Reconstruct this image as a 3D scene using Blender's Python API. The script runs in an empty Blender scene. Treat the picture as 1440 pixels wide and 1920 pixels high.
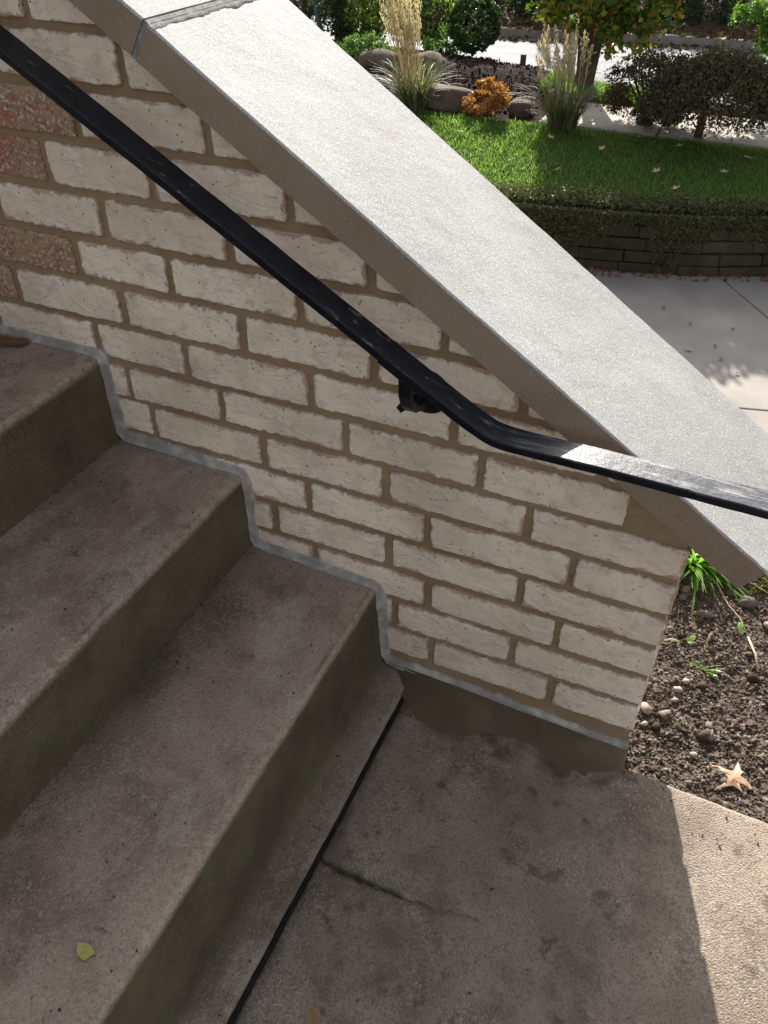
import bpy, bmesh, math, random
import numpy as np
from mathutils import Vector, Matrix, noise as mn

# ------------------------------------------------------------------ camera, sky, sun, exposure
scene = bpy.context.scene
COL = scene.collection
cam = bpy.data.cameras.new("camera")
cam.sensor_fit = 'HORIZONTAL'
cam.sensor_width = 36.0
cam.lens = 36.0 * 1547.14 / 1440.0
cam.clip_start = 0.02
cam.clip_end = 600
cam_o = bpy.data.objects.new("camera", cam)
COL.objects.link(cam_o)
Rw = Matrix(((0.91219256, 0.4097499, -0.00312247),
             (0.25949708, -0.58356092, -0.76949199),
             (-0.31712142, 0.7011146, -0.63864883)))      # rows: right, down, forward
M = Matrix((Rw[0], -Rw[1], -Rw[2])).transposed().to_4x4()
M.translation = Vector((0.56697959, -0.89644369, 1.13509534))
cam_o.matrix_world = M
scene.camera = cam_o

SUN = Vector((-0.61, 1.70, 1.0)).normalized()            # towards the sun
EL = math.asin(SUN.z)
AZ = math.atan2(SUN.x, SUN.y)
world = bpy.data.worlds.new("World")
scene.world = world
world.use_nodes = True
wn = world.node_tree.nodes
wl = world.node_tree.links
sky = wn.new('ShaderNodeTexSky')
sky.sky_type = 'NISHITA'
sky.sun_disc = False
sky.sun_elevation = EL
sky.sun_rotation = AZ
sky.air_density = 1.0
sky.dust_density = 3.0
sky.ozone_density = 0.6
hsv = wn.new('ShaderNodeHueSaturation')
hsv.inputs['Saturation'].default_value = 0.32
wl.new(sky.outputs[0], hsv.inputs['Color'])
wl.new(hsv.outputs[0], wn['Background'].inputs[0])
wn['Background'].inputs[1].default_value = 0.102
sun = bpy.data.lights.new("sun", 'SUN')
sun.energy = 5.0
sun.angle = math.radians(0.5)
sun.color = (1.0, 0.94, 0.86)
sun_o = bpy.data.objects.new("sun", sun)
sun_o.rotation_euler = (-SUN).to_track_quat('-Z', 'Y').to_euler()
COL.objects.link(sun_o)
scene.view_settings.view_transform = 'Standard'
scene.view_settings.look = 'None'
scene.view_settings.gamma = 1
scene.view_settings.use_curve_mapping = False
scene.view_settings.exposure = 1.15
scene.render.engine = 'CYCLES'
scene.cycles.use_denoising = True
scene.cycles.max_bounces = 8
scene.cycles.diffuse_bounces = 4
scene.cycles.transparent_max_bounces = 8
scene.cycles.sample_clamp_indirect = 6

rnd = random.Random(7)
rng = np.random.default_rng(11)

# ------------------------------------------------------------------ node helpers
class NT:
    def __init__(s, name):
        s.m = bpy.data.materials.new(name)
        s.m.use_nodes = True
        s.t = s.m.node_tree
        s.n = s.t.nodes
        s.l = s.t.links
        s.b = s.n['Principled BSDF']
        s.out = s.n['Material Output']
        g = s.n.new('ShaderNodeNewGeometry')
        s.pos = g.outputs['Position']
        s.isl = g.outputs['Random Per Island']
        s.b.inputs['Specular IOR Level'].default_value = 0.3

    def _set(s, sock, v):
        if isinstance(v, (int, float)):
            sock.default_value = v
        elif isinstance(v, tuple):
            sock.default_value = v if len(v) == len(sock.default_value) else (*v, 1.0)
        else:
            s.l.new(v, sock)

    def map(s, scale=(1, 1, 1), rot=(0, 0, 0), vec=None, off=(0, 0, 0)):
        n = s.n.new('ShaderNodeMapping')
        s.l.new(vec or s.pos, n.inputs[0])
        n.inputs['Scale'].default_value = scale
        n.inputs['Rotation'].default_value = rot
        n.inputs['Location'].default_value = off
        return n.outputs[0]

    def noise(s, scale, detail=4, rough=0.55, vec=None, dist=0.0, off=0.0):
        n = s.n.new('ShaderNodeTexNoise')
        v = vec or s.pos
        if off:
            v = s.map(vec=v, off=(off, off * 0.7, -off))
        s.l.new(v, n.inputs['Vector'])
        n.inputs['Scale'].default_value = scale
        n.inputs['Detail'].default_value = detail
        n.inputs['Roughness'].default_value = rough
        n.inputs['Distortion'].default_value = dist
        return n.outputs['Fac']

    def voro(s, scale, feature='F1', vec=None, out='Distance', rand=1.0):
        n = s.n.new('ShaderNodeTexVoronoi')
        n.feature = feature
        s.l.new(vec or s.pos, n.inputs['Vector'])
        n.inputs['Scale'].default_value = scale
        n.inputs['Randomness'].default_value = rand
        return n.outputs[out]

    def ramp(s, fac, stops, interp='LINEAR'):
        n = s.n.new('ShaderNodeValToRGB')
        n.color_ramp.interpolation = interp
        e = n.color_ramp.elements
        while len(e) < len(stops):
            e.new(0.5)
        for i, (p, c) in enumerate(stops):
            e[i].position = p
            if isinstance(c, (int, float)):
                c = (c, c, c)
            e[i].color = (*c, 1.0)
        s._set(n.inputs[0], fac)
        return n.outputs[0]

    def step(s, fac, a, b):
        n = s.n.new('ShaderNodeMapRange')
        n.interpolation_type = 'SMOOTHSTEP'
        s._set(n.inputs['Value'], fac)
        n.inputs['From Min'].default_value = a
        n.inputs['From Max'].default_value = b
        return n.outputs[0]

    def math(s, op, a, b=0.0):
        n = s.n.new('ShaderNodeMath')
        n.operation = op
        s._set(n.inputs[0], a)
        s._set(n.inputs[1], b)
        return n.outputs[0]

    def mix(s, fac, a, b, mode='MIX'):
        n = s.n.new('ShaderNodeMix')
        n.data_type = 'RGBA'
        n.blend_type = mode
        s._set(n.inputs[0], fac)
        for k, v in ((6, a), (7, b)):
            if isinstance(v, (int, float)):
                v = (v, v, v)
            s._set(n.inputs[k], v)
        return n.outputs[2]

    def attr(s, name, out='Fac', typ='GEOMETRY'):
        n = s.n.new('ShaderNodeAttribute')
        n.attribute_name = name
        n.attribute_type = typ
        return n.outputs[out]

    def bump(s, h, strength=0.5, dist=0.002, normal=None):
        n = s.n.new('ShaderNodeBump')
        n.inputs['Strength'].default_value = strength
        n.inputs['Distance'].default_value = dist
        s.l.new(h, n.inputs['Height'])
        if normal:
            s.l.new(normal, n.inputs['Normal'])
        return n.outputs[0]

    def done(s, color=None, rough=0.85, normal=None, spec=None):
        if color is not None:
            s._set(s.b.inputs['Base Color'], color)
        s._set(s.b.inputs['Roughness'], rough)
        if normal:
            s.l.new(normal, s.b.inputs['Normal'])
        if spec is not None:
            s._set(s.b.inputs['Specular IOR Level'], spec)
        return s.m


MAT = {}

def mat_brick(name, red):
    t = NT(name)
    pos = t.pos
    a = t.noise(38, 5, 0.6)
    b = t.noise(9, 3, 0.5, off=3.1)
    paint = t.mix(t.step(b, 0.35, 0.68), (0.721, 0.596, 0.469), (0.896, 0.763, 0.614))
    paint = t.mix(t.math('MULTIPLY', t.step(a, 0.50, 0.66), 0.5), paint, (0.546, 0.453, 0.359))
    scuff = t.noise(14, 6, 0.7, vec=t.map((1, 1, 2.2)), off=8.0)
    paint = t.mix(t.math('MULTIPLY', t.step(scuff, 0.55, 0.7), 0.55), paint, (0.865, 0.798, 0.701))
    drk = t.noise(5.5, 5, 0.65, off=21.0)
    paint = t.mix(t.math('MULTIPLY', t.step(drk, 0.50, 0.72), 0.42), paint, (0.443, 0.345, 0.259))
    fine = t.noise(130, 5, 0.75, off=31.0)
    paint = t.mix(t.math('MULTIPLY', t.step(fine, 0.52, 0.66), 0.35), paint, (0.412, 0.325, 0.246))
    body = t.mix(t.noise(150, 3, 0.6), (0.309, 0.128, 0.077), (0.464, 0.295, 0.200))
    # worn towards the arrises
    edge = t.attr('edge')
    n2 = t.noise(62, 7, 0.72, off=5.0)
    n3 = t.noise(16, 4, 0.6, off=9.0)
    wear = t.math('ADD', t.math('MULTIPLY', edge, 0.22), t.math('ADD', t.math('MULTIPLY', n2, 0.62), t.math('MULTIPLY', n3, 0.42)))
    k = t.step(wear, *( (0.675, 0.77) if not red else (0.42, 0.70) ))
    if red:
        speck = t.noise(170, 5, 0.75, off=2.0)
        k = t.math('MULTIPLY', t.step(speck, 0.38, 0.56), 0.92)
        tone = t.noise(7, 3, 0.5, off=12.0)
        body = t.mix(t.step(tone, 0.42, 0.6), (0.36, 0.085, 0.045), (0.433, 0.246, 0.118))
        body = t.mix(t.math('MULTIPLY', t.step(t.noise(90, 3), 0.5, 0.62), 0.6), body, (0.124, 0.049, 0.041))
        paint = t.mix(0.25, paint, (0.464, 0.325, 0.200))
    else:
        k = t.math('MULTIPLY', k, 0.72)
    oi = t.n.new('ShaderNodeObjectInfo')
    crust = t.math('MULTIPLY', t.math('MULTIPLY', t.step(t.noise(48, 6, 0.7, off=44), 0.50, 0.60), t.step(edge, 0.1, 0.7)), 0.6)
    paint = t.mix(crust, paint, (0.886, 0.788, 0.664))
    paint = t.mix(t.math('MULTIPLY', oi.outputs['Random'], 0.28), paint, (0.536, 0.424, 0.319))
    c = t.mix(k, paint, body)
    # pin holes
    v = t.voro(95, vec=t.map((1, 1, 1), vec=pos))
    vm = t.noise(20, 2, 0.5, off=15)
    pits = t.math('MULTIPLY', t.step(t.math('SUBTRACT', 0.15, v), 0.0, 0.05), t.step(vm, 0.48, 0.56))
    c = t.mix(t.math('MULTIPLY', pits, 0.8), c, (0.124, 0.084, 0.064))
    # crusts of paint at the edges stand proud
    h = t.math('ADD', t.math('MULTIPLY', a, 0.5), t.math('MULTIPLY', t.noise(240, 4, 0.7), 0.35))
    h = t.math('SUBTRACT', h, t.math('MULTIPLY', pits, 1.2))
    h = t.math('SUBTRACT', h, t.math('MULTIPLY', k, 0.8 if not red else 1.0))
    h = t.math('ADD', h, t.math('MULTIPLY', t.step(scuff, 0.55, 0.62), 0.5))
    nb = t.bump(h, 0.8, 0.0022)
    return t.done(c, 0.72, nb)

MAT['brick'] = mat_brick('painted_brick', False)
MAT['brick_red'] = mat_brick('worn_red_brick', True)

def mat_mortar():
    t = NT('mortar')
    a = t.noise(70, 5, 0.65)
    b = t.noise(6, 3, 0.5)
    c = t.mix(t.step(b, 0.3, 0.7), (0.263, 0.177, 0.102), (0.340, 0.241, 0.146))
    c = t.mix(t.math('MULTIPLY', t.step(a, 0.5, 0.72), 0.5), c, (0.227, 0.153, 0.091))
    h = t.math('ADD', t.noise(320, 4, 0.7), t.math('MULTIPLY', a, 1.4))
    return t.done(c, 0.95, t.bump(h, 0.6, 0.0018))
MAT['mortar'] = mat_mortar()

def mat_stone(name, c1, c2, speck=1.0):
    t = NT(name)
    big = t.noise(4.0, 4, 0.6)
    c = t.mix(t.step(big, 0.3, 0.7), c1, c2)
    st = t.noise(3.0, 5, 0.7, vec=t.map((1.0, 3.5, 1.0), rot=(0, 0.59, 0)), off=4.0)
    c = t.mix(t.math('MULTIPLY', t.step(st, 0.56, 0.74), 0.35), c, (0.30, 0.25, 0.20))
    g = t.noise(420, 3, 0.8)
    c = t.mix(t.math('MULTIPLY', t.step(g, 0.50, 0.62), 0.55 * speck), c, (0.20, 0.19, 0.18))
    g3 = t.noise(520, 2, 0.8, off=3.3)
    c = t.mix(t.math('MULTIPLY', t.step(g3, 0.54, 0.64), 0.6 * speck), c, (0.86, 0.85, 0.83))
    g2 = t.noise(30, 6, 0.75, off=6.6)
    c = t.mix(t.math('MULTIPLY', t.step(g2, 0.60, 0.72), 0.4), c, (0.24, 0.20, 0.165))
    pv = t.voro(140)
    pit = t.math('MULTIPLY', t.step(t.math('SUBTRACT', 0.16, pv), 0.0, 0.06), t.step(t.noise(24, 2, off=7.7), 0.52, 0.6))
    c = t.mix(t.math('MULTIPLY', pit, 0.6), c, (0.14, 0.12, 0.10))
    h = t.math('SUBTRACT', t.math('ADD', g, t.math('MULTIPLY', t.noise(110, 4, 0.6), 0.8)), pit)
    return t.done(c, 0.78, t.bump(h, 0.45, 0.0011), 0.35)
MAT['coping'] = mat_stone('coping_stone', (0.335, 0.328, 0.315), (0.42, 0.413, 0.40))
MAT['coping_side'] = mat_stone('coping_stone_side', (0.235, 0.165, 0.112), (0.285, 0.21, 0.148), 0.2)  # same slab stone, darker and browner, for the sides and ends

def mat_steps():
    t = NT('step_concrete')
    n1 = t.noise(3.2, 5, 0.6)
    n2 = t.noise(11, 6, 0.65, off=4)
    c = t.mix(t.step(n1, 0.3, 0.7), (0.252, 0.189, 0.141), (0.386, 0.305, 0.235))
    c = t.mix(t.math('MULTIPLY', t.step(n2, 0.46, 0.66), 0.6), c, (0.149, 0.104, 0.071))
    scr = t.noise(9, 7, 0.72, vec=t.map((0.920, 0.492, 0.910)), off=2.2)
    c = t.mix(t.math('MULTIPLY', t.step(scr, 0.52, 0.64), 0.5), c, (0.453, 0.384, 0.314))
    pale = t.noise(5.5, 6, 0.7, off=17)
    c = t.mix(t.math('MULTIPLY', t.step(pale, 0.57, 0.64), 0.5), c, (0.484, 0.414, 0.341))
    dk = t.noise(4.2, 6, 0.7, off=51)
    c = t.mix(t.math('MULTIPLY', t.step(dk, 0.54, 0.66), 0.5), c, (0.129, 0.089, 0.062))
    worn = t.attr('worn')
    wn_ = t.noise(75, 5, 0.7, off=1.5)
    c = t.mix(t.math('MULTIPLY', t.math('MULTIPLY', worn, t.step(wn_, 0.36, 0.62)), 0.75), c, (0.494, 0.399, 0.309))
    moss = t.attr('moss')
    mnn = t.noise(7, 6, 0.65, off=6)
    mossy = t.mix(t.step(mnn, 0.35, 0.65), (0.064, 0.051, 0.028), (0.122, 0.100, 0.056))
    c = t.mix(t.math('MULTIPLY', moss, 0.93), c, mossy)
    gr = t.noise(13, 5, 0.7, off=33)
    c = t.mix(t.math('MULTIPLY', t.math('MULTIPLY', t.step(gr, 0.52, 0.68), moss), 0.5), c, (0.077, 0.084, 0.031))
    g = t.noise(300, 3, 0.75)
    c = t.mix(t.math('MULTIPLY', t.step(g, 0.53, 0.66), 0.5), c, (0.103, 0.074, 0.055))
    g2 = t.noise(210, 3, 0.8, off=9)
    c = t.mix(t.math('MULTIPLY', t.step(g2, 0.56, 0.66), t.math('SUBTRACT', 0.5, t.math('MULTIPLY', moss, 0.38))), c, (0.536, 0.453, 0.364))
    spm = t.step(t.noise(26, 5, 0.7, off=12), 0.66, 0.72)
    c = t.mix(t.math('MULTIPLY', spm, 0.7), c, (0.057, 0.039, 0.030))
    vo = t.voro(330, out='Color')
    sep = t.n.new('ShaderNodeSeparateColor')
    t.l.new(vo, sep.inputs[0])
    area = t.step(t.noise(6, 5, 0.65, off=71), 0.42, 0.62)
    up_ = t.math('SUBTRACT', 1.0, t.math('MULTIPLY', moss, 0.75))
    c = t.mix(t.math('MULTIPLY', t.math('MULTIPLY', t.step(sep.outputs[0], 0.78, 0.84), area), t.math('MULTIPLY', up_, 0.34)), c, (0.52, 0.46, 0.40))
    c = t.mix(t.math('MULTIPLY', t.step(sep.outputs[1], 0.86, 0.92), 0.26), c, (0.085, 0.065, 0.048))
    h = t.math('ADD', t.math('MULTIPLY', g, 0.8), t.math('MULTIPLY', n2, 1.8))
    h = t.math('SUBTRACT', h, t.math('MULTIPLY', t.voro(330), 0.8))
    h = t.math('SUBTRACT', t.math('ADD', h, t.math('MULTIPLY', scr, 0.7)), t.math('MULTIPLY', spm, 0.8))
    return t.done(c, 0.82, t.bump(h, 0.75, 0.0024))
MAT['steps'] = mat_steps()

def mat_walk():
    t = NT('walkway_concrete')
    n1 = t.noise(3.6, 6, 0.62)
    c = t.mix(t.step(n1, 0.3, 0.7), (0.186, 0.145, 0.110), (0.318, 0.260, 0.203))
    n2 = t.noise(10, 6, 0.7, off=5)
    c = t.mix(t.math('MULTIPLY', t.step(n2, 0.5, 0.66), 0.6), c, (0.114, 0.083, 0.059))
    n4 = t.noise(5.0, 6, 0.7, off=61)
    c = t.mix(t.math('MULTIPLY', t.step(n4, 0.50, 0.64), 0.45), c, (0.096, 0.070, 0.048))
    # exposed sand and fine stone
    vo = t.voro(400, out='Color')
    sep = t.n.new('ShaderNodeSeparateColor')
    t.l.new(vo, sep.inputs[0])
    pick = sep.outputs[0]
    dens = t.noise(9, 4, 0.6, off=8)
    bright = t.math('MULTIPLY', t.step(pick, 0.72, 0.80), t.step(dens, 0.40, 0.62))
    c = t.mix(t.math('MULTIPLY', bright, 0.45), c, (0.473, 0.389, 0.306))
    dark = t.math('MULTIPLY', t.step(sep.outputs[1], 0.70, 0.8), 0.42)
    c = t.mix(dark, c, (0.086, 0.063, 0.047))
    crack = t.attr('crack')
    c = t.mix(t.math('MULTIPLY', crack, 0.9), c, (0.032, 0.024, 0.014))
    st2 = t.math('MULTIPLY', t.step(t.noise(17, 5, 0.65, off=41), 0.60, 0.68), 0.6)
    c = t.mix(st2, c, (0.057, 0.043, 0.035))
    damp = t.attr('damp')
    c = t.mix(t.math('MULTIPLY', damp, 1.0), c, (0.078, 0.058, 0.041))
    vd = t.voro(400, vec=t.map(rot=(0.265, 0.172, 0.530)))
    h = t.math('SUBTRACT', t.math('MULTIPLY', n2, 1.4), t.math('MULTIPLY', vd, 1.1))
    h = t.math('ADD', h, t.math('MULTIPLY', t.noise(330, 4, 0.7), 0.8))
    return t.done(c, 0.8, t.bump(h, 0.6, 0.0018))
MAT['walk'] = mat_walk()

def mat_simple(name, stops, scale=20, rough=0.8, bump=0.3, bd=0.002, spec=0.3, detail=5, bscale=None, vec=None):
    t = NT(name)
    n = t.noise(scale, detail, 0.65, vec=t.map(vec) if vec else None)
    c = t.ramp(n, stops)
    h = t.noise(bscale or scale * 4, 5, 0.7)
    return t.done(c, rough, t.bump(h, bump, bd), spec)

MAT['patch'] = mat_simple('damp_mortar_patch', [(0.3, (0.085, 0.060, 0.037)), (0.55, (0.120, 0.088, 0.055)), (0.75, (0.175, 0.135, 0.09))], 9, 0.75, 0.5, 0.0015, 0.3, 6, 90)
MAT['caulk'] = mat_simple('grey_sealant', [(0.3, (0.235, 0.212, 0.185)), (0.5, (0.30, 0.272, 0.24)), (0.66, (0.48, 0.445, 0.40))], 22, 0.45, 0.5, 0.0015, 0.5, 4, 60)
MAT['joint'] = mat_simple('joint_filler', [(0.35, (0.010, 0.010, 0.008)), (0.6, (0.022, 0.022, 0.018)), (0.8, (0.05, 0.045, 0.03))], 40, 0.95, 0.9, 0.004)
MAT['joint_mortar'] = mat_simple('coping_joint_mortar', [(0.35, (0.22, 0.21, 0.19)), (0.55, (0.34, 0.325, 0.30)), (0.75, (0.48, 0.465, 0.44))], 90, 0.95, 0.9, 0.004)
MAT['drive'] = mat_simple('drive_concrete', [(0.3, (0.245, 0.225, 0.205)), (0.55, (0.31, 0.285, 0.26)), (0.75, (0.37, 0.345, 0.31))], 2.5, 0.85, 0.3, 0.003, 0.3, 7, 40)
MAT['path'] = mat_simple('path_concrete', [(0.3, (0.30, 0.27, 0.235)), (0.55, (0.38, 0.345, 0.30)), (0.8, (0.45, 0.41, 0.36))], 4, 0.85, 0.3, 0.003, 0.3, 6, 40)
MAT['road'] = mat_simple('asphalt_road', [(0.3, (0.17, 0.175, 0.185)), (0.5, (0.225, 0.23, 0.24)), (0.7, (0.28, 0.285, 0.295))], 1.3, 0.8, 0.2, 0.004, 0.12, 6, 60, vec=(1, 4, 1))
MAT['kerb'] = mat_simple('kerb_stone', [(0.3, (0.16, 0.13, 0.11)), (0.7, (0.27, 0.24, 0.21))], 8, 0.9, 0.4, 0.004)
MAT['verge'] = mat_simple('leafy_verge', [(0.3, (0.035, 0.025, 0.018)), (0.5, (0.07, 0.045, 0.03)), (0.62, (0.10, 0.065, 0.04)), (0.75, (0.06, 0.075, 0.03))], 6, 0.95, 0.9, 0.03, 0.2, 8, 22)
MAT['ground'] = mat_simple('woodland_floor', [(0.3, (0.02, 0.018, 0.012)), (0.6, (0.035, 0.03, 0.018)), (0.8, (0.03, 0.045, 0.018))], 0.7, 0.95, 0.8, 0.03, 0.2, 8, 9)
MAT['mulch'] = mat_simple('mulch', [(0.3, (0.016, 0.011, 0.010)), (0.5, (0.035, 0.025, 0.021)), (0.64, (0.07, 0.05, 0.04)), (0.8, (0.12, 0.085, 0.065))], 24, 1.0, 1.0, 0.02, 0.03, 7, 38)
MAT['chips'] = mat_simple('mulch_chips', [(0.3, (0.018, 0.012, 0.011)), (0.5, (0.035, 0.025, 0.021)), (0.66, (0.075, 0.055, 0.045)), (0.8, (0.18, 0.14, 0.12))], 60, 1.0, 0.4, 0.004, 0.03)
MAT['lawn_soil'] = mat_simple('lawn_soil', [(0.3, (0.025, 0.045, 0.012)), (0.6, (0.045, 0.075, 0.02)), (0.8, (0.05, 0.06, 0.025))], 14, 0.95, 0.8, 0.012)
MAT['rock'] = mat_simple('boulder_stone', [(0.3, (0.075, 0.055, 0.042)), (0.55, (0.14, 0.108, 0.085)), (0.75, (0.22, 0.175, 0.14))], 9, 1.0, 0.8, 0.012, 0.3, 7, 30)
MAT['block'] = mat_simple('retaining_block', [(0.3, (0.032, 0.028, 0.018)), (0.5, (0.060, 0.050, 0.032)), (0.72, (0.095, 0.082, 0.050))], 6, 0.9, 0.8, 0.012, 0.3, 7, 28)
MAT['bark'] = mat_simple('tree_bark', [(0.3, (0.035, 0.024, 0.017)), (0.55, (0.095, 0.066, 0.045)), (0.75, (0.16, 0.12, 0.085))], 16, 0.9, 1.0, 0.012, 0.2, 7, 30, vec=(1, 1, 0.25))
MAT['twig'] = mat_simple('twig', [(0.3, (0.05, 0.035, 0.027)), (0.7, (0.12, 0.09, 0.07))], 30, 0.9, 0.4, 0.004)
MAT['post'] = mat_simple('weathered_post', [(0.3, (0.05, 0.045, 0.045)), (0.7, (0.12, 0.105, 0.10))], 30, 0.85, 0.5, 0.004)
MAT['pole'] = mat_simple('blue_grey_pole', [(0.3, (0.16, 0.18, 0.22)), (0.7, (0.24, 0.26, 0.30))], 30, 0.6, 0.2, 0.002)

def mat_iron():
    t = NT('black_painted_iron')
    n = t.noise(45, 6, 0.7)
    scr = t.noise(60, 6, 0.75, vec=t.map((0.25, 1.6, 1.0)), off=2)
    zone = t.noise(6, 3, 0.5, off=4)
    top = t.attr('top')
    w = t.math('MULTIPLY', t.math('MULTIPLY', t.step(scr, 0.585, 0.66), t.step(zone, 0.42, 0.6)), top)
    # more worn streaks, plus a painted bluish sheen, along the sunlit lower stretch
    sx = t.n.new('ShaderNodeSeparateXYZ')
    t.l.new(t.pos, sx.inputs[0])
    sunlit = t.step(sx.outputs[0], 0.22, 0.62)
    w2 = t.math('MULTIPLY', t.math('MULTIPLY', t.step(scr, 0.50, 0.62), sunlit), top)
    c = t.mix(t.step(n, 0.4, 0.7), (0.003, 0.0042, 0.0075), (0.007, 0.0090, 0.0145))
    c = t.mix(t.math('MULTIPLY', w, 0.7), c, (0.26, 0.25, 0.23))
    c = t.mix(t.math('MULTIPLY', w2, 0.45), c, (0.36, 0.36, 0.35))
    c = t.mix(t.math('MULTIPLY', t.math('MULTIPLY', sunlit, top), 0.10), c, (0.22, 0.26, 0.33))  # bluish glare of the sunlit stretch, put into the top colour
    h = t.math('ADD', n, t.math('MULTIPLY', scr, 0.8))
    r = t.ramp(n, [(0.3, 0.26), (0.7, 0.46)])
    return t.done(c, r, t.bump(h, 0.6, 0.0016), 0.3)
MAT['iron'] = mat_iron()

def mat_soil():
    t = NT('garden_soil')
    n = t.noise(28, 7, 0.75)
    c = t.ramp(n, [(0.28, (0.028, 0.021, 0.017)), (0.5, (0.084, 0.065, 0.052)), (0.68, (0.160, 0.129, 0.105)), (0.82, (0.240, 0.200, 0.167))])
    big = t.noise(3.0, 3, 0.5, off=4)
    c = t.mix(t.math('MULTIPLY', t.step(big, 0.42, 0.62), 0.35), c, (0.044, 0.031, 0.025))
    v = t.voro(150, out='Color')
    s = t.n.new('ShaderNodeSeparateColor')
    t.l.new(v, s.inputs[0])
    c = t.mix(t.math('MULTIPLY', t.step(s.outputs[0], 0.88, 0.93), 0.7), c, (0.272, 0.231, 0.198))
    h = t.math('SUBTRACT', t.math('MULTIPLY', n, 1.5), t.math('MULTIPLY', t.voro(120), 1.3))
    return t.done(c, 0.95, t.bump(h, 0.9, 0.005), 0.15)
MAT['soil'] = mat_soil()

def mat_clod():
    t = NT('soil_clods')
    c = t.ramp(t.isl, [(0.0, (0.036, 0.026, 0.021)), (0.45, (0.092, 0.071, 0.056)), (0.82, (0.168, 0.135, 0.110)), (0.95, (0.208, 0.173, 0.144)), (1.0, (0.288, 0.246, 0.213))])
    c = t.mix(t.math('MULTIPLY', t.step(t.noise(170, 4, 0.7), 0.4, 0.65), 0.5), c, (0.056, 0.039, 0.030))
    return t.done(c, 0.95, t.bump(t.noise(220, 5, 0.7), 0.8, 0.003), 0.15)
MAT['clod'] = mat_clod()
MAT['pebble'] = mat_simple('pale_pebble', [(0.3, (0.19, 0.16, 0.135)), (0.5, (0.29, 0.255, 0.22)), (0.7, (0.42, 0.375, 0.325))], 60, 0.8, 0.4, 0.002)
MAT['dark_stone'] = mat_simple('dark_stone', [(0.3, (0.06, 0.05, 0.045)), (0.7, (0.17, 0.15, 0.135))], 40, 0.85, 0.5, 0.003)

def mat_leaf(name, stops, trans=0.45, rough=0.5, spec=0.35, patch=None):
    """foliage: colour varies leaf by leaf, part of the light passes through"""
    t = NT(name)
    c = t.ramp(t.isl, stops)
    if patch:
        n = t.noise(patch[0], 3, 0.5)
        c = t.mix(t.step(n, patch[1], patch[2]), c, patch[3])
    t.done(c, rough, None, spec)
    tr = t.n.new('ShaderNodeBsdfTranslucent')
    bright = t.mix(1.0, c, (1.25, 1.35, 0.8), 'MULTIPLY')
    t.l.new(bright, tr.inputs['Color'])
    mx = t.n.new('ShaderNodeMixShader')
    mx.inputs[0].default_value = trans
    t.l.new(t.b.outputs[0], mx.inputs[1])
    t.l.new(tr.outputs[0], mx.inputs[2])
    t.l.new(mx.outputs[0], t.out.inputs['Surface'])
    return t.m

G = lambda *a: [(i / (len(a) - 1), c) for i, c in enumerate(a)]
MAT['grass'] = mat_leaf('lawn_grass', G((0.055, 0.115, 0.035), (0.10, 0.185, 0.05), (0.155, 0.26, 0.065), (0.26, 0.31, 0.115)), 0.62, 0.5, 0.25)
MAT['dark_leaf'] = mat_leaf('dark_foliage', G((0.012, 0.028, 0.012), (0.025, 0.05, 0.018), (0.045, 0.075, 0.028), (0.075, 0.10, 0.04)), 0.30)
MAT['box_leaf'] = mat_leaf('boxwood_foliage', G((0.018, 0.05, 0.016), (0.03, 0.075, 0.022), (0.05, 0.10, 0.03), (0.09, 0.13, 0.04)), 0.3, 0.35, 0.5)
MAT['weep_leaf'] = mat_leaf('weeping_tree_foliage', G((0.03, 0.035, 0.02), (0.055, 0.065, 0.03), (0.09, 0.085, 0.045), (0.15, 0.09, 0.05)), 0.35)
MAT['brown_leaf'] = mat_leaf('bronze_foliage', G((0.05, 0.03, 0.018), (0.085, 0.05, 0.022), (0.12, 0.075, 0.03), (0.08, 0.08, 0.03)), 0.35)
MAT['orange_leaf'] = mat_leaf('orange_foliage', G((0.22, 0.08, 0.02), (0.34, 0.13, 0.03), (0.40, 0.19, 0.05), (0.30, 0.16, 0.07)), 0.4)
MAT['maple_leaf'] = mat_leaf('turning_foliage', G((0.03, 0.07, 0.012), (0.06, 0.12, 0.015), (0.12, 0.19, 0.02), (0.24, 0.26, 0.03), (0.40, 0.20, 0.05)), 0.36)
MAT['yellow_leaf'] = mat_leaf('yellow_green_foliage', G((0.03, 0.06, 0.015), (0.05, 0.10, 0.02), (0.10, 0.15, 0.025), (0.30, 0.32, 0.05)), 0.5)
MAT['green_leaf'] = mat_leaf('soft_green_foliage', G((0.05, 0.11, 0.025), (0.08, 0.16, 0.035), (0.12, 0.22, 0.045), (0.16, 0.27, 0.06)), 0.5)
MAT['cover_leaf'] = mat_leaf('ground_cover_foliage', G((0.035, 0.055, 0.022), (0.065, 0.085, 0.035), (0.10, 0.105, 0.05), (0.17, 0.145, 0.075), (0.12, 0.17, 0.06)), 0.3)
MAT['blade'] = mat_leaf('clump_blades', G((0.05, 0.12, 0.012), (0.09, 0.21, 0.02), (0.15, 0.30, 0.03), (0.20, 0.35, 0.05)), 0.5, 0.32, 0.5)
MAT['reed_green'] = mat_leaf('reed_blades', G((0.06, 0.075, 0.03), (0.10, 0.11, 0.05), (0.18, 0.18, 0.10), (0.30, 0.29, 0.20)), 0.4)
MAT['plume'] = mat_leaf('dry_plumes', G((0.36, 0.28, 0.21), (0.50, 0.41, 0.32), (0.62, 0.53, 0.43), (0.52, 0.42, 0.32)), 0.4, 0.7, 0.1)
MAT['sedum'] = mat_leaf('tan_moss', G((0.16, 0.10, 0.045), (0.28, 0.19, 0.09), (0.38, 0.30, 0.14), (0.30, 0.32, 0.16)), 0.35, 0.7, 0.2)
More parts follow.
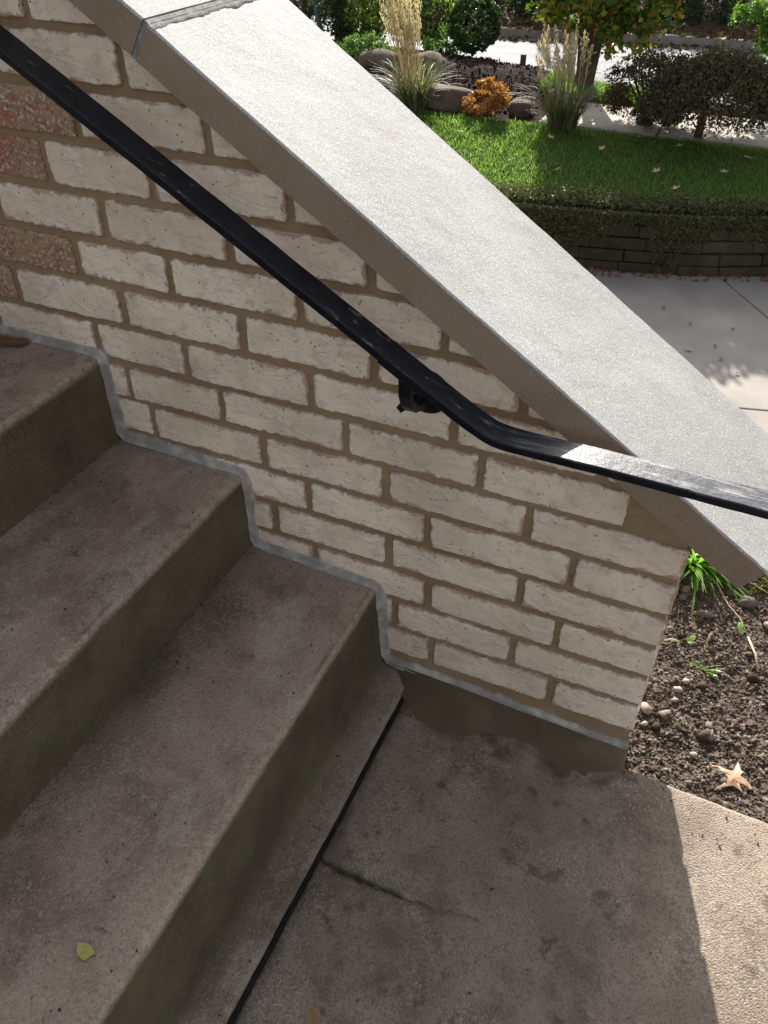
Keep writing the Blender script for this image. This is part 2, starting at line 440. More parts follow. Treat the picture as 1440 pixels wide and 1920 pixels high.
MAT['leaf_tan'] = mat_leaf('tan_dry_leaf', [(0, (0.50, 0.31, 0.20)), (1, (0.62, 0.43, 0.29))], 0.15, 0.7, 0.2, patch=(60, 0.45, 0.7, (0.70, 0.54, 0.40)))
MAT['leaf_pale'] = mat_leaf('pale_dry_leaf', [(0, (0.42, 0.34, 0.27)), (1, (0.55, 0.46, 0.38))], 0.25, 0.6, 0.3)
MAT['leaf_yellow'] = mat_leaf('yellow_fallen_leaf', [(0, (0.46, 0.43, 0.15)), (1, (0.52, 0.49, 0.18))], 0.2, 0.6, 0.2, patch=(120, 0.45, 0.65, (0.36, 0.36, 0.11)))
MAT['leaf_brown'] = mat_leaf('brown_fallen_leaf', [(0, (0.17, 0.085, 0.045)), (1, (0.24, 0.13, 0.07))], 0.1, 0.8, 0.2)
MAT['leaf_gold'] = mat_leaf('gold_fallen_leaf', [(0, (0.28, 0.19, 0.09)), (1, (0.33, 0.22, 0.10))], 0.1, 0.8, 0.2)
MAT['leaf_green'] = mat_leaf('green_torn_leaf', [(0, (0.30, 0.50, 0.20)), (1, (0.36, 0.55, 0.25))], 0.35, 0.4, 0.4)

# ------------------------------------------------------------------ object helpers
def link(o, parent=None):
    COL.objects.link(o)
    if parent:
        o.parent = parent
    return o

def tag(o, label=None, cat=None, group=None, kind=None):
    if label: o['label'] = label
    if cat: o['category'] = cat
    if group: o['group'] = group
    if kind: o['kind'] = kind
    return o

def thing(name, loc, label, cat, group=None):
    o = bpy.data.objects.new(name, None)
    o.empty_display_size = 0.1
    o.location = loc
    link(o)
    return tag(o, label, cat, group)

WPOS = {}
def place(o, origin, parent):
    p = Vector((0, 0, 0))
    if parent is not None:
        p = WPOS.get(parent.name, Vector(parent.location))
    o.location = Vector(origin) - p
    WPOS[o.name] = Vector(origin)

def mesh_obj(name, verts, faces, mats, parent=None, origin=None, smooth=False, attrs=None, fmat=None):
    """verts in world coordinates; the object's origin is put at `origin`"""
    V = np.asarray(verts, dtype=np.float64)
    if origin is None:
        origin = tuple(V.mean(axis=0)) if parent is None or True else (0, 0, 0)
    V = V - np.array(origin)
    me = bpy.data.meshes.new(name)
    if isinstance(faces, np.ndarray):
        nf, k = faces.shape
        me.vertices.add(len(V))
        me.vertices.foreach_set('co', V.astype(np.float32).ravel())
        me.loops.add(nf * k)
        me.loops.foreach_set('vertex_index', faces.astype(np.int32).ravel())
        me.polygons.add(nf)
        me.polygons.foreach_set('loop_start', (np.arange(nf) * k).astype(np.int32))
        me.update(calc_edges=True)
    else:
        me.from_pydata([tuple(v) for v in V], [], faces)
    if not isinstance(mats, (list, tuple)):
        mats = [mats]
    for m in mats:
        me.materials.append(m)
    if fmat is not None:
        me.polygons.foreach_set('material_index', np.asarray(fmat, dtype=np.int32))
    if smooth:
        me.polygons.foreach_set('use_smooth', np.ones(len(me.polygons), dtype=bool))
    for k_, a in (attrs or {}).items():
        at = me.attributes.new(k_, 'FLOAT', 'POINT')
        at.data.foreach_set('value', np.asarray(a, dtype=np.float32))
    me.update()
    o = bpy.data.objects.new(name, me)
    link(o, parent)
    place(o, origin, parent)
    return o

def grid_faces(nu, nv):
    i, j = np.meshgrid(np.arange(nu - 1), np.arange(nv - 1), indexing='ij')
    a = (i * nv + j).ravel()
    return np.stack([a, a + nv, a + nv + 1, a + 1], 1)

def fbm(x, y, z=0.0, octv=4, s=1.0):
    return mn.fractal(Vector((x * s, y * s, z * s)), 1.0, 2.0, octv, noise_basis='PERLIN_ORIGINAL')

def solid_profile(name, prof, y0, y1, ny, mats, parent=None, attr_fn=None, jitter=None, smooth=True):
    """closed x-z profile swept along y, with end caps"""
    ys = np.linspace(y0, y1, ny)
    n = len(prof)
    V = []
    for y in ys:
        for (x, z) in prof:
            p = (x, y, z)
            if jitter:
                p = jitter(p)
            V.append(p)
    F = []
    for j in range(ny - 1):
        for i in range(n):
            i2 = (i + 1) % n
            F.append((j * n + i, (j + 1) * n + i, (j + 1) * n + i2, j * n + i2))
    F.append(tuple(range(n)))
    F.append(tuple((ny - 1) * n + i for i in reversed(range(n))))
    attrs = attr_fn(V) if attr_fn else None
    o = mesh_obj(name, V, F, mats, parent, smooth=smooth, attrs=attrs)
    fix_normals(o)
    return o

def fix_normals(o):
    bm = bmesh.new()
    bm.from_mesh(o.data)
    bmesh.ops.recalc_face_normals(bm, faces=bm.faces)
    bm.to_mesh(o.data)
    bm.free()

def tube(path, radii, seg=8, cap=True):
    """verts, faces of a tube round a 3-D path"""
    P = [Vector(p) for p in path]
    V, F = [], []
    up = Vector((0, 0, 1))
    for i, p in enumerate(P):
        d = (P[min(i + 1, len(P) - 1)] - P[max(i - 1, 0)]).normalized()
        a = d.cross(up if abs(d.z) < 0.95 else Vector((1, 0, 0))).normalized()
        b = d.cross(a)
        r = radii[i] if hasattr(radii, '__len__') else radii
        for k in range(seg):
            t = 2 * math.pi * k / seg
            V.append(tuple(p + a * (r * math.cos(t)) + b * (r * math.sin(t))))
    for i in range(len(P) - 1):
        for k in range(seg):
            k2 = (k + 1) % seg
            F.append((i * seg + k, i * seg + k2, (i + 1) * seg + k2, (i + 1) * seg + k))
    if cap:
        F.append(tuple(reversed(range(seg))))
        F.append(tuple((len(P) - 1) * seg + k for k in range(seg)))
    return V, F

def merge(parts):
    V, F = [], []
    for v, f in parts:
        b = len(V)
        V += list(v)
        F += [tuple(i + b for i in q) for q in f]
    return V, F

def box_vf(x0, x1, y0, y1, z0, z1):
    V = [(x, y, z) for x in (x0, x1) for y in (y0, y1) for z in (z0, z1)]
    F = [(0, 1, 3, 2), (4, 6, 7, 5), (0, 4, 5, 1), (2, 3, 7, 6), (0, 2, 6, 4), (1, 5, 7, 3)]
    return V, F

# leaves as little rhombs scattered through a volume
def leaves(P, size, aspect=0.6, droop=0.0, jitter=0.35, nrm=None, up=0.3):
    n = len(P)
    d = rng.normal(size=(n, 3))
    d[:, 2] -= droop
    d /= np.linalg.norm(d, axis=1)[:, None]
    w = rng.normal(size=(n, 3))
    w[:, 2] *= (1 - up)
    w = np.cross(d, w)
    w /= np.linalg.norm(w, axis=1)[:, None] + 1e-9
    s = size * (1 + jitter * rng.normal(size=n)).clip(0.4, 1.9)
    s = s[:, None]
    nn = np.cross(d, w)
    a = P - d * s * 0.5
    c = P + d * s * 0.5
    b = P + w * s * aspect * 0.5 + nn * s * 0.08
    e = P - w * s * aspect * 0.5 + nn * s * 0.08
    V = np.stack([a, b, c, e], 1).reshape(-1, 3)
    F = np.arange(n * 4).reshape(n, 4)
    return V, F

def crown_points(n, c, r, shell=0.55, clumps=40, clump_r=0.22, seed=0, zcut=None, flat_bottom=0.0):
    """points gathered in clumps through an ellipsoid, denser towards its outside"""
    g = np.random.default_rng(seed)
    u = g.normal(size=(clumps, 3))
    u /= np.linalg.norm(u, axis=1)[:, None]
    rad = shell + (1 - shell) * g.random(clumps) ** 0.6
    C = u * rad[:, None]
    if flat_bottom:
        C[:, 2] = np.where(C[:, 2] < 0, C[:, 2] * (1 - flat_bottom), C[:, 2])
    k = g.integers(0, clumps, n)
    cs = clump_r * (0.6 + 0.9 * g.random(clumps))
    q = g.normal(size=(n, 3))
    q /= np.linalg.norm(q, axis=1)[:, None]
    q *= (g.random(n) ** 0.45)[:, None] * cs[k][:, None]
    P = (C[k] + q) * np.array(r) + np.array(c)
    if zcut is not None:
        P = P[P[:, 2] > zcut]
    return P

def np_cloud(name, P, size, mat, parent=None, origin=None, **kw):
    V, F = leaves(P, size, **kw)
    return mesh_obj(name, V, F, mat, parent, origin=origin)

# blades: tapering strips that arch over
def blades(base, heading, length, width, lean, curl, seg=4, taper=0.85):
    n = len(base)
    t = np.linspace(0, 1, seg + 1)
    ang0 = lean[:, None] + curl[:, None] * t[None, :]
    dl = length[:, None] / seg
    dx = np.sin(ang0) * dl
    dz = np.cos(ang0) * dl
    rx = np.concatenate([np.zeros((n, 1)), np.cumsum(dx[:, :-1], 1)], 1)
    rz = np.concatenate([np.zeros((n, 1)), np.cumsum(dz[:, :-1], 1)], 1)
    hx, hy = np.cos(heading), np.sin(heading)
    cx = base[:, 0:1] + rx * hx[:, None]
    cy = base[:, 1:2] + rx * hy[:, None]
    cz = base[:, 2:3] + rz
    w = width[:, None] * 0.5 * (1 - taper * t[None, :] ** 1.6)
    sx, sy = -hy[:, None] * w, hx[:, None] * w
    L = np.stack([cx + sx, cy + sy, cz], 2)
    R = np.stack([cx - sx, cy - sy, cz], 2)
    V = np.stack([L, R], 2).reshape(-1, 3)
    per = (seg + 1) * 2
    f = []
    for k in range(seg):
        f.append([2 * k, 2 * k + 1, 2 * k + 3, 2 * k + 2])
    f = np.array(f)
    F = (np.arange(n)[:, None, None] * per + f[None]).reshape(-1, 4)
    return V, F

# ------------------------------------------------------------------ ground, terrain
WALLLINE = [(-6.0, 4.0), (-1.5, 4.30), (-0.34, 4.50), (-0.03, 4.57), (0.30, 4.66), (0.75, 4.86), (1.4, 5.08), (3.5, 5.7)]
def wall_y(x):
    xs = [p[0] for p in WALLLINE]; ys = [p[1] for p in WALLLINE]
    return float(np.interp(x, xs, ys))

def sheet(name, x0, x1, y0, y1, nx, ny, zfn, mat, kind='structure', ymap=None, smooth=True):
    xs = np.linspace(x0, x1, nx)
    V = []
    for x in xs:
        a = y0(x) if callable(y0) else y0
        b = y1(x) if callable(y1) else y1
        for j in range(ny):
            y = a + (b - a) * j / (ny - 1)
            V.append((x, y, zfn(x, y)))
    o = mesh_obj(name, V, grid_faces(nx, ny), mat, smooth=smooth, origin=((x0 + x1) / 2, V[0][1], V[0][2]))
    o['kind'] = kind
    return o

g = mesh_obj('ground', [(-150, -60, -1.24), (150, -60, -1.24), (150, 250, -1.24), (-150, 250, -1.24)], [(0, 1, 2, 3)], MAT['ground'], origin=(0, 0, -1.24))
tag(g, kind='structure')

def zlawn(x, y):
    return -0.745 + 0.115 * min(1, max(0, (y - 4.6) / 1.1)) + 0.008 * fbm(x, y, 0, 3, 2.5)
def ss(a, b, v):
    t = min(1.0, max(0.0, (v - a) / (b - a)))
    return t * t * (3 - 2 * t)
def zyard(x, y):
    z = -0.635
    mound = ss(6.1, 6.9, y) * (1 - ss(7.3, 8.6, y)) * (1 - ss(-1.7, -0.9, x))
    z += 0.16 * mound
    if x < -3: z -= 0.05 * 1
    z -= 0.59 * ss(6.7, 9.3 - 0.0 * x + (0.8 if x < -2 else 0), y)
    z += 0.012 * fbm(x, y, 3, 4, 3.0)
    return z

sheet('lawn_ground', -6, 3.4, lambda x: wall_y(x) + 0.10, lambda x: 5.74 + 0.03 * math.sin(x * 3), 120, 24, zlawn, MAT['lawn_soil'])
sheet('mulch_ground', -12, 6, 5.74, 10.2, 220, 90, lambda x, y: zyard(x, y) + 0.012 * fbm(x, y, 7, 3, 14), MAT['mulch'])

# road beyond the garden
NEAR = [(-30, 15.0), (-20, 13.2), (-8, 11.3), (-3.5, 10.72), (-2.96, 10.40), (-2.3, 10.0), (-1.26, 9.74), (-0.69, 9.55), (-0.18, 9.28), (0.41, 9.2), (3, 8.8), (8, 8.0), (30, 5)]
FAR = [(-30, 17.8), (-20, 15.8), (-8, 13.2), (-3.43, 12.05), (-2.2, 12.25), (-1.16, 12.45), (0.16, 12.50), (4, 12.3), (10, 11.4), (30, 8.6)]
def ip(T, x): return float(np.interp(x, [p[0] for p in T], [p[1] for p in T]))
sheet('road', -30, 30, lambda x: ip(NEAR, x), lambda x: ip(FAR, x), 160, 8, lambda x, y: -1.19, MAT['road'], smooth=False)
V, F = [], []
xs = np.linspace(-29, 29, 240)
for x in xs:
    y = ip(FAR, x)
    e = 0.01 * fbm(x, 1, 0, 2, 3)
    for dy, dz in ((0.0, -1.23), (0.01 + e, -1.085), (0.13 + e, -1.08), (0.15, -1.23)):
        V.append((x, y + dy, dz))
kerb = mesh_obj('kerb', V, grid_faces(len(xs), 4), MAT['kerb'])
tag(kerb, kind='structure')
sheet('verge', -29, 29, lambda x: ip(FAR, x) + 0.14, lambda x: ip(FAR, x) + 6, 150, 40,
      lambda x, y: -1.10 + 0.05 * max(0, y - ip(FAR, x) - 0.4) + 0.02 * fbm(x, y, 1, 3, 3), MAT['verge'])

# path behind the lawn: cast slabs
def slab_path():
    root = thing('garden_path', (0, 6.0, -0.62), 'pale concrete path running behind the lawn and the weeping tree', 'path')
    root['kind'] = 'structure'
    x = -1.15
    while x < 3.3:
        w = 0.9
        V, F = box_vf(x + 0.006, x + w - 0.006, 5.80 + 0.0, 6.52, -0.72, -0.612)
        o = mesh_obj('paving_slab', V, F, MAT['path'], root)
        bevel(o, 0.008)
        x += w
def bevel(o, w, seg=2):
    bm = bmesh.new(); bm.from_mesh(o.data)
    bmesh.ops.recalc_face_normals(bm, faces=bm.faces)
    bmesh.ops.bevel(bm, geom=list(bm.edges), offset=w, segments=seg, affect='EDGES', profile=0.6)
    bm.to_mesh(o.data); bm.free()
slab_path()

# driveway slabs below the garden wall
def driveway():
    root = bpy.data.objects.new('driveway', None); link(root); root.location = (0.6, 3.4, -1.15)
    tag(root, 'pale concrete driveway slabs below the retaining wall, dappled with tree shade', 'driveway'); root['kind'] = 'structure'
    A = Vector((0.7448, 3.1047)); d = Vector((0.971, 0.239)); nrm = Vector((-0.239, 0.971))
    B0, B1 = Vector((0.4443, 4.7436)), Vector((0.7976, 4.2262))
    bd = (B1 - B0).normalized()
    def top(a): return [(p[0], p[1]) for p in a]
    # crossing of the two joints
    # A + s d = B0 + t bd
    det = d.x * (-bd.y) + bd.x * d.y
    r = B0 - A
    s = (r.x * (-bd.y) + bd.x * r.y) / det
    X = A + d * s
    g_ = 0.006
    back = lambda x: wall_y(x) + 0.05
    polys = []
    L = A - d * 6
    Rr = A + d * 3.5
    nb = nrm * g_
    # slab left of the slanting joint, back row
    polys.append([L + nb, X + nb - d * g_, B0 - Vector((g_, 0)), Vector((B0.x - g_, back(B0.x))), Vector((-1.5, back(-1.5))), Vector((-5, back(-5)))])
    polys.append([X + nb + d * g_, Rr + nb, Vector((3.4, back(3.4))), Vector((1.4, back(1.4))), Vector((0.75, back(0.75))), Vector((B0.x + g_, back(B0.x))), B0 + Vector((g_, 0))])
    # front row
    fr = nrm * 1.25
    polys.append([L - nb, A + d * 1.2 - nb, A + d * 1.2 - fr, L - fr])
    polys.append([A + d * 1.215 - nb, Rr - nb, Rr - fr, A + d * 1.215 - fr])
    for P in polys:
        n = len(P)
        V = [(p[0], p[1], -1.15) for p in P] + [(p[0], p[1], -1.235) for p in P]
        F = [tuple(range(n)), tuple(reversed(range(n, 2 * n)))] + [(i, n + i, n + (i + 1) % n, (i + 1) % n) for i in range(n)]
        o = mesh_obj('concrete_slab', V, F, MAT['drive'], root)
        fix_normals(o)
        bevel(o, 0.006)
driveway()

# planting bed next to the wall, falling towards the driveway
def zbed(x, y):
    z = -0.262 - 0.86 * ss(1.35, 2.35, y)
    if y < 1.7:
        n = Vector((x, y, 0))
        z += 0.012 * mn.fractal(n * 7, 1.0, 2.0, 3, noise_basis='PERLIN_ORIGINAL')
        z += 0.0085 * abs(mn.fractal(n * 32, 0.8, 2.0, 4, noise_basis='PERLIN_ORIGINAL'))
    return z
def bed():
    # fine part in view
    V = []
    nx, ny = 260, 400
    for x in np.linspace(0.52, 1.5, nx):
        for y in np.linspace(-0.027, 1.5, ny):
            V.append((x, y, zbed(x, y)))
    o = mesh_obj('garden_bed_soil', V, grid_faces(nx, ny), MAT['soil'], smooth=True, origin=(1, .5, -.26))
    tag(o, kind='structure')
    V = []
    nx, ny = 60, 60
    for x in np.linspace(-3, 0.52, nx):
        for y in np.linspace(0.19, 2.42, ny):
            V.append((x, y, zbed(x, y) if x > -99 else 0))
    a = len(V)
    o = mesh_obj('garden_bed_soil', V, grid_faces(nx, ny), MAT['soil'], smooth=True, origin=(-1, 1, -.26))
    tag(o, kind='structure')
    V = []
    for x in np.linspace(0.52, 4, 60):
        for y in np.linspace(1.5, 2.42, 40):
            V.append((x, y, zbed(x, y)))
    o = mesh_obj('garden_bed_soil', V, grid_faces(60, 40), MAT['soil'], smooth=True, origin=(2, 2, -.6))
    tag(o, kind='structure')
    V = []
    for x in np.linspace(1.5, 4, 30):
        for y in np.linspace(-0.027, 1.5, 30):
            V.append((x, y, zbed(x, y)))
    o = mesh_obj('garden_bed_soil', V, grid_faces(30, 30), MAT['soil'], smooth=True, origin=(2, .6, -.26))
    tag(o, kind='structure')
bed()

# ------------------------------------------------------------------ stairs
def zland(x):
    return -0.028 - 0.043 * x

stairs = thing('concrete_stairs', (-0.1, -0.9, 0.0), 'dark weathered concrete steps with mossy risers beside the painted brick wall', 'stairs')

def arc(cx, cz, r, a0, a1, n):
    return [(cx + r * math.cos(math.radians(a0 + (a1 - a0) * i / n)), cz + r * math.sin(math.radians(a0 + (a1 - a0) * i / n))) for i in range(n + 1)]

def step_block(xb, zb, xn, zn, xr, zr, last=False):
    """tread from (xb,zb) to nosing (xn,zn), riser down to (xr,zr)"""
    r = 0.0065
    prof = [(xb - 0.06, zb + (zb - zn) * 0.2)]
    nT = 22
    for i in range(nT + 1):
        t = i / nT
        prof.append((xb + 0.0 + (xn - r - xb) * t, zb + (zn - zb) * t))
    prof += arc(xn - r, zn - r, r, 80, 5, 5)
    nR = 14
    for i in range(1, nR + 1):
        t = i / nR
        prof.append((xn + (xr - xn) * t, zn - r + (zr - zn + r) * t))
    if last:
        # small cove and the strip of footing in front of it
        for (x, z) in ((0.1625, -0.026), (0.1665, -0.0315), (0.173, -0.0345)):
            prof.append((x, z))
        for x in np.linspace(0.18, 0.2175, 5):
            prof.append((x, -0.035 - (x - 0.18) * 0.03))
        prof.append((0.2188, -0.045)); prof.append((0.2188, -0.3))
    else:
        prof.append((xr, zr - 0.06))
        prof.append((xr, -0.3))
    prof.append((xb - 0.06, -0.3))
    def jit(p):
        x, y, z = p
        if z < -0.2 or x < xb - 0.03:
            return p
        nz = fbm(x, y, z, 4, 5) * 0.0022 + fbm(x + 9, y, z, 3, 22) * 0.0009
        onr = 1.0 if x > xn - 0.02 and z < zn else 0.0
        chip = max(0.0, fbm(y, 3.3, zn, 3, 18) - 0.25) * 0.005 if abs(x - xn) < 0.012 and z > zn - 0.02 else 0
        return (x + (nz * onr) - chip, y, z + nz * (1 - onr) - chip * 0.6)
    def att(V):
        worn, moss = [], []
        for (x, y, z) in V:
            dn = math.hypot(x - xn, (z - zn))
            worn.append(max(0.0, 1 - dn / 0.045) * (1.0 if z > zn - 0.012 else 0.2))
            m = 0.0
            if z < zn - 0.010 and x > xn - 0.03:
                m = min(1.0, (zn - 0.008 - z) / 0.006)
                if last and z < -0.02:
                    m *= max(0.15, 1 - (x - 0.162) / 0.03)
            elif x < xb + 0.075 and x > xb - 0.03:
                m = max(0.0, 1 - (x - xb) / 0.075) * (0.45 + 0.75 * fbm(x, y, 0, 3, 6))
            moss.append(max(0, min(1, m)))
        return {'worn': worn, 'moss': moss}
    return solid_profile('step', prof, 0.0005, -2.3, 260, MAT['steps'], stairs, att, jit)

step_block(-0.595, 0.480, -0.3410, 0.4775, -0.3370, 0.3194)
step_block(-0.3370, 0.3194, -0.0925, 0.3160, -0.0915, 0.1625)
step_block(-0.0915, 0.1625, 0.1500, 0.1535, 0.1600, -0.0200, True)
# two more steps further up, above the frame
for k in (1, 2):
    V, F = box_vf(-1.6, -0.592 - 0.25 * (k - 1) , -2.3, 0.0004, -0.29 - 0.002 * k, 0.480 + 0.158 * k)
    o = mesh_obj('step', V, F, MAT['steps'], stairs, attrs={'worn': [0] * 8, 'moss': [0] * 8})
    bevel(o, 0.008)

# black filler in the joint at the foot of the stairs
prof = []
Vj = []
ys = np.linspace(-0.048, -2.3, 420)
for y in ys:
    a = 0.2188 + 0.0018 * fbm(y, 0, 0, 3, 25)
    b = 0.2275 + 0.0026 * fbm(y, 5, 0, 3, 22)
    z = -0.041 + 0.0022 * fbm(y, 8, 0, 4, 40)
    for (x, zz) in ((a - 0.003, z - 0.004), (a, z - 0.002), (0.5 * (a + b), z), (b, z - 0.002), (b + 0.003, z - 0.006)):
        Vj.append((x, y, zz))
o = mesh_obj('expansion_joint', Vj, grid_faces(len(ys), 5), MAT['joint'], smooth=True)
tag(o, 'black filler strip in the joint between the bottom step and the walkway', 'joint filler')

# walkway slab
CR = [(-0.377, 0.2258), (-0.3816, 0.2632), (-0.3813, 0.3062), (-0.3802, 0.3395), (-0.377, 0.396), (-0.366, 0.4404), (-0.3627, 0.4751), (-0.372, 0.52)]
def crack_w(x, y):
    if x > 0.50 or x < 0.22: return 0.0
    yc = np.interp(x, [c[1] for c in CR], [c[0] for c in CR]) + 0.004 * fbm(x, 2, 0, 3, 40)
    w = np.interp(x, [0.226, 0.25, 0.265, 0.30, 0.335, 0.40, 0.50], [0.0022, 0.003, 0.006, 0.0042, 0.0028, 0.0006, 0.0002])
    w *= 0.6 + 0.9 * abs(fbm(x, 4, 0, 2, 30))
    amp = float(np.interp(x, [0.226, 0.33, 0.37, 0.46, 0.50], [1.0, 0.9, 0.35, 0.3, 0.0])) * min(1.0, 0.55 + 1.2 * abs(fbm(x, 7, 0, 2, 22)))
    return min(1.0, 1.9 * amp * max(0.0, 1 - abs(y - yc) / (w + 0.0032)))
PITS = [(0.2933, -0.4252, 0.008), (0.3088, -0.4138, 0.006), (0.255, -0.388, 0.005), (0.45, -0.45, 0.005), (0.62, -0.50, 0.006), (0.52, -0.14, 0.006), (0.78, -0.2, 0.004), (0.79, -0.31, 0.004)]
PO = [(0.17, 0.0), (0.1932, -0.0147), (0.2169, -0.0527), (0.2619, -0.0928), (0.3058, -0.1047), (0.3489, -0.0921), (0.3698, -0.0705), (0.4139, -0.061), (0.462, -0.0664), (0.5123, -0.0843), (0.548, -0.0855), (0.5798, -0.0724), (0.601, -0.0495), (0.6052, -0.028)]
def patch_y(x):
    return float(np.interp(x, [p[0] for p in PO], [p[1] for p in PO]))
def walkway():
    xs = np.concatenate([np.arange(0.2272, 1.05, 0.004), np.arange(1.06, 3.0, 0.05)])
    ys = np.concatenate([np.arange(-0.028, -0.72, -0.004), np.arange(-0.74, -2.3, -0.06)])
    V, cr, dp = [], [], []
    for x in xs:
        for j, y in enumerate(ys):
            c = crack_w(x, y) if x < 0.56 and -0.43 < y < -0.33 else 0.0
            z = zland(x) - 0.006 * c
            if x < 1.1 and y > -0.75:
                z += fbm(x, y, 0, 4, 6) * 0.0016 + fbm(x, y, 5, 3, 45) * 0.0005
            for (px, py, pr_) in PITS:
                d = math.hypot(x - px, y - py)
                if d < pr_ * 1.6: z -= 0.002 * (1 - d / (pr_ * 1.6)); c = max(c, 0.6 * (1 - d / (pr_ * 1.6)))
            d2 = x - 0.2272
            if d2 < 0.02:
                z -= 0.003 * (1 - d2 / 0.02) ** 2
                c = max(c, max(0, 0.65 * (1 - d2 / 0.016)) * (0.5 + fbm(y, 1, 1, 2, 14)))
            if j < 2: z -= 0.003 * (1 - j * 0.6)
            yy = y
            if j == 0: yy = y - 0.002 + 0.002 * fbm(x, 1, 1, 3, 18)
            dy = patch_y(x) - y if x < 0.62 else 1
            dp.append(max(0.0, 1 - abs(dy) / 0.026) ** 1.5 * 0.9 * (0.5 + fbm(x, y, 2, 3, 25)) if dy < 0.03 else 0)
            V.append((x, yy, z)); cr.append(min(1, c))
    nx, ny = len(xs), len(ys)
    F = [tuple(f) for f in grid_faces(nx, ny)]
    # skirt on the joint side and the garden side
    b0 = len(V)
    for i in range(nx):
        x, y, z = V[i * ny]
        V.append((x, y - 0.001, -0.36)); cr.append(0); dp.append(0)
    for i in range(nx - 1):
        F.append((i * ny, b0 + i, b0 + i + 1, (i + 1) * ny))
    b1 = len(V)
    for j in range(ny):
        x, y, z = V[j]
        V.append((x + 0.001, y, -0.2)); cr.append(0); dp.append(0)
    for j in range(ny - 1):
        F.append((j, j + 1, b1 + j + 1, b1 + j))
    o = mesh_obj('walkway', V, F, MAT['walk'], smooth=True, attrs={'crack': cr, 'damp': dp}, origin=(0.7, -0.5, -0.05))
    tag(o, kind='structure')
    fix_normals(o)
    if o.data.polygons[0].normal.z < 0: o.data.flip_normals()
walkway()

# ------------------------------------------------------------------ painted brick wall
HC = 0.0677
WALL_T = 0.185
XE = 0.603
def zcop(x):       # underside of the coping at the wall face
    return 0.9258 - 0.6652 * (x + 0.1488)
wall = thing('brick_wall', (0.2, 0.09, -0.03), 'whitewashed brick cheek wall stepping down beside the concrete stairs', 'wall')

def wall_core():
    x0, x1 = -1.35, XE - 0.004
    nx, nz = 240, 150
    V = []
    for i in range(nx):
        x = x0 + (x1 - x0) * i / (nx - 1)
        zt = zcop(x) + 0.002
        for j in range(nz):
            z = -0.4 + (zt + 0.4) * j / (nz - 1)
            V.append((x, 0.0040 + 0.0016 * fbm(x, z, 0, 4, 26), z))
    F = [tuple(f) for f in grid_faces(nx, nz)]
    base = len(V)
    V += [(x0, WALL_T - 0.002, -0.4), (x1, WALL_T - 0.002, -0.4), (x1, WALL_T - 0.002, zcop(x1)), (x0, WALL_T - 0.002, zcop(x0))]
    c = [0, (nx - 1) * nz, nx * nz - 1, nz - 1]
    F += [(base, base + 1, base + 2, base + 3), (c[1], base + 1, base + 2, c[2]), (c[3], c[2], base + 2, base + 3), (c[0], base, base + 3, c[3])]
    o = mesh_obj('mortar_core', V, F, MAT['mortar'], wall, smooth=False)
    fix_normals(o)
wall_core()

JOINTS = {0: [0.249, 0.462], 1: [0.182, 0.388], 2: [0.240, 0.455], 3: [-0.041, 0.170, 0.389], 4: [0.028, 0.234, 0.458],
          5: [-0.261, -0.048, 0.164, 0.387], 6: [-0.293, -0.116, 0.100, 0.310], 7: [-0.340, -0.168, 0.044, 0.266],
          8: [-0.480, -0.272, -0.061, 0.149], 9: [-0.340, -0.172, 0.038], 10: [-0.470, -0.273, -0.064, 0.145], 11: [-0.354, -0.176, 0.035],
          12: [-0.280, -0.077], 13: [-0.400, -0.189, 0.012], 14: [-0.32, -0.115], 15: [-0.42, -0.215], 16: [-0.33, -0.12]}

def clip_poly(P, f):
    out = []
    for i in range(len(P)):
        a, b = P[i], P[(i + 1) % len(P)]
        fa, fb = f(a), f(b)
        if fa >= 0: out.append(a)
        if (fa >= 0) != (fb >= 0):
            t = fa / (fa - fb)
            out.append((a[0] + (b[0] - a[0]) * t, a[1] + (b[1] - a[1]) * t))
    return out

def poly_area(P):
    return 0.5 * abs(sum(P[i][0] * P[(i + 1) % len(P)][1] - P[(i + 1) % len(P)][0] * P[i][1] for i in range(len(P))))

def resample(P, n):
    L = [math.dist(P[i], P[(i + 1) % len(P)]) for i in range(len(P))]
    T = sum(L)
    out = []
    k = 0; acc = 0
    for i in range(n):
        s = T * i / n
        while acc + L[k] < s: acc += L[k]; k += 1
        t = (s - acc) / L[k]
        a, b = P[k], P[(k + 1) % len(P)]
        out.append((a[0] + (b[0] - a[0]) * t, a[1] + (b[1] - a[1]) * t))
    return out

def round_poly(P, r):
    out = []
    n = len(P)
    for i in range(n):
        p, a, b = Vector(P[i]), Vector(P[i - 1]), Vector(P[(i + 1) % n])
        da, db = (a - p), (b - p)
        ra = min(r, da.length * 0.4); rb = min(r, db.length * 0.4)
        out.append(tuple(p + da.normalized() * ra)); out.append(tuple(p + db.normalized() * rb))
    return out

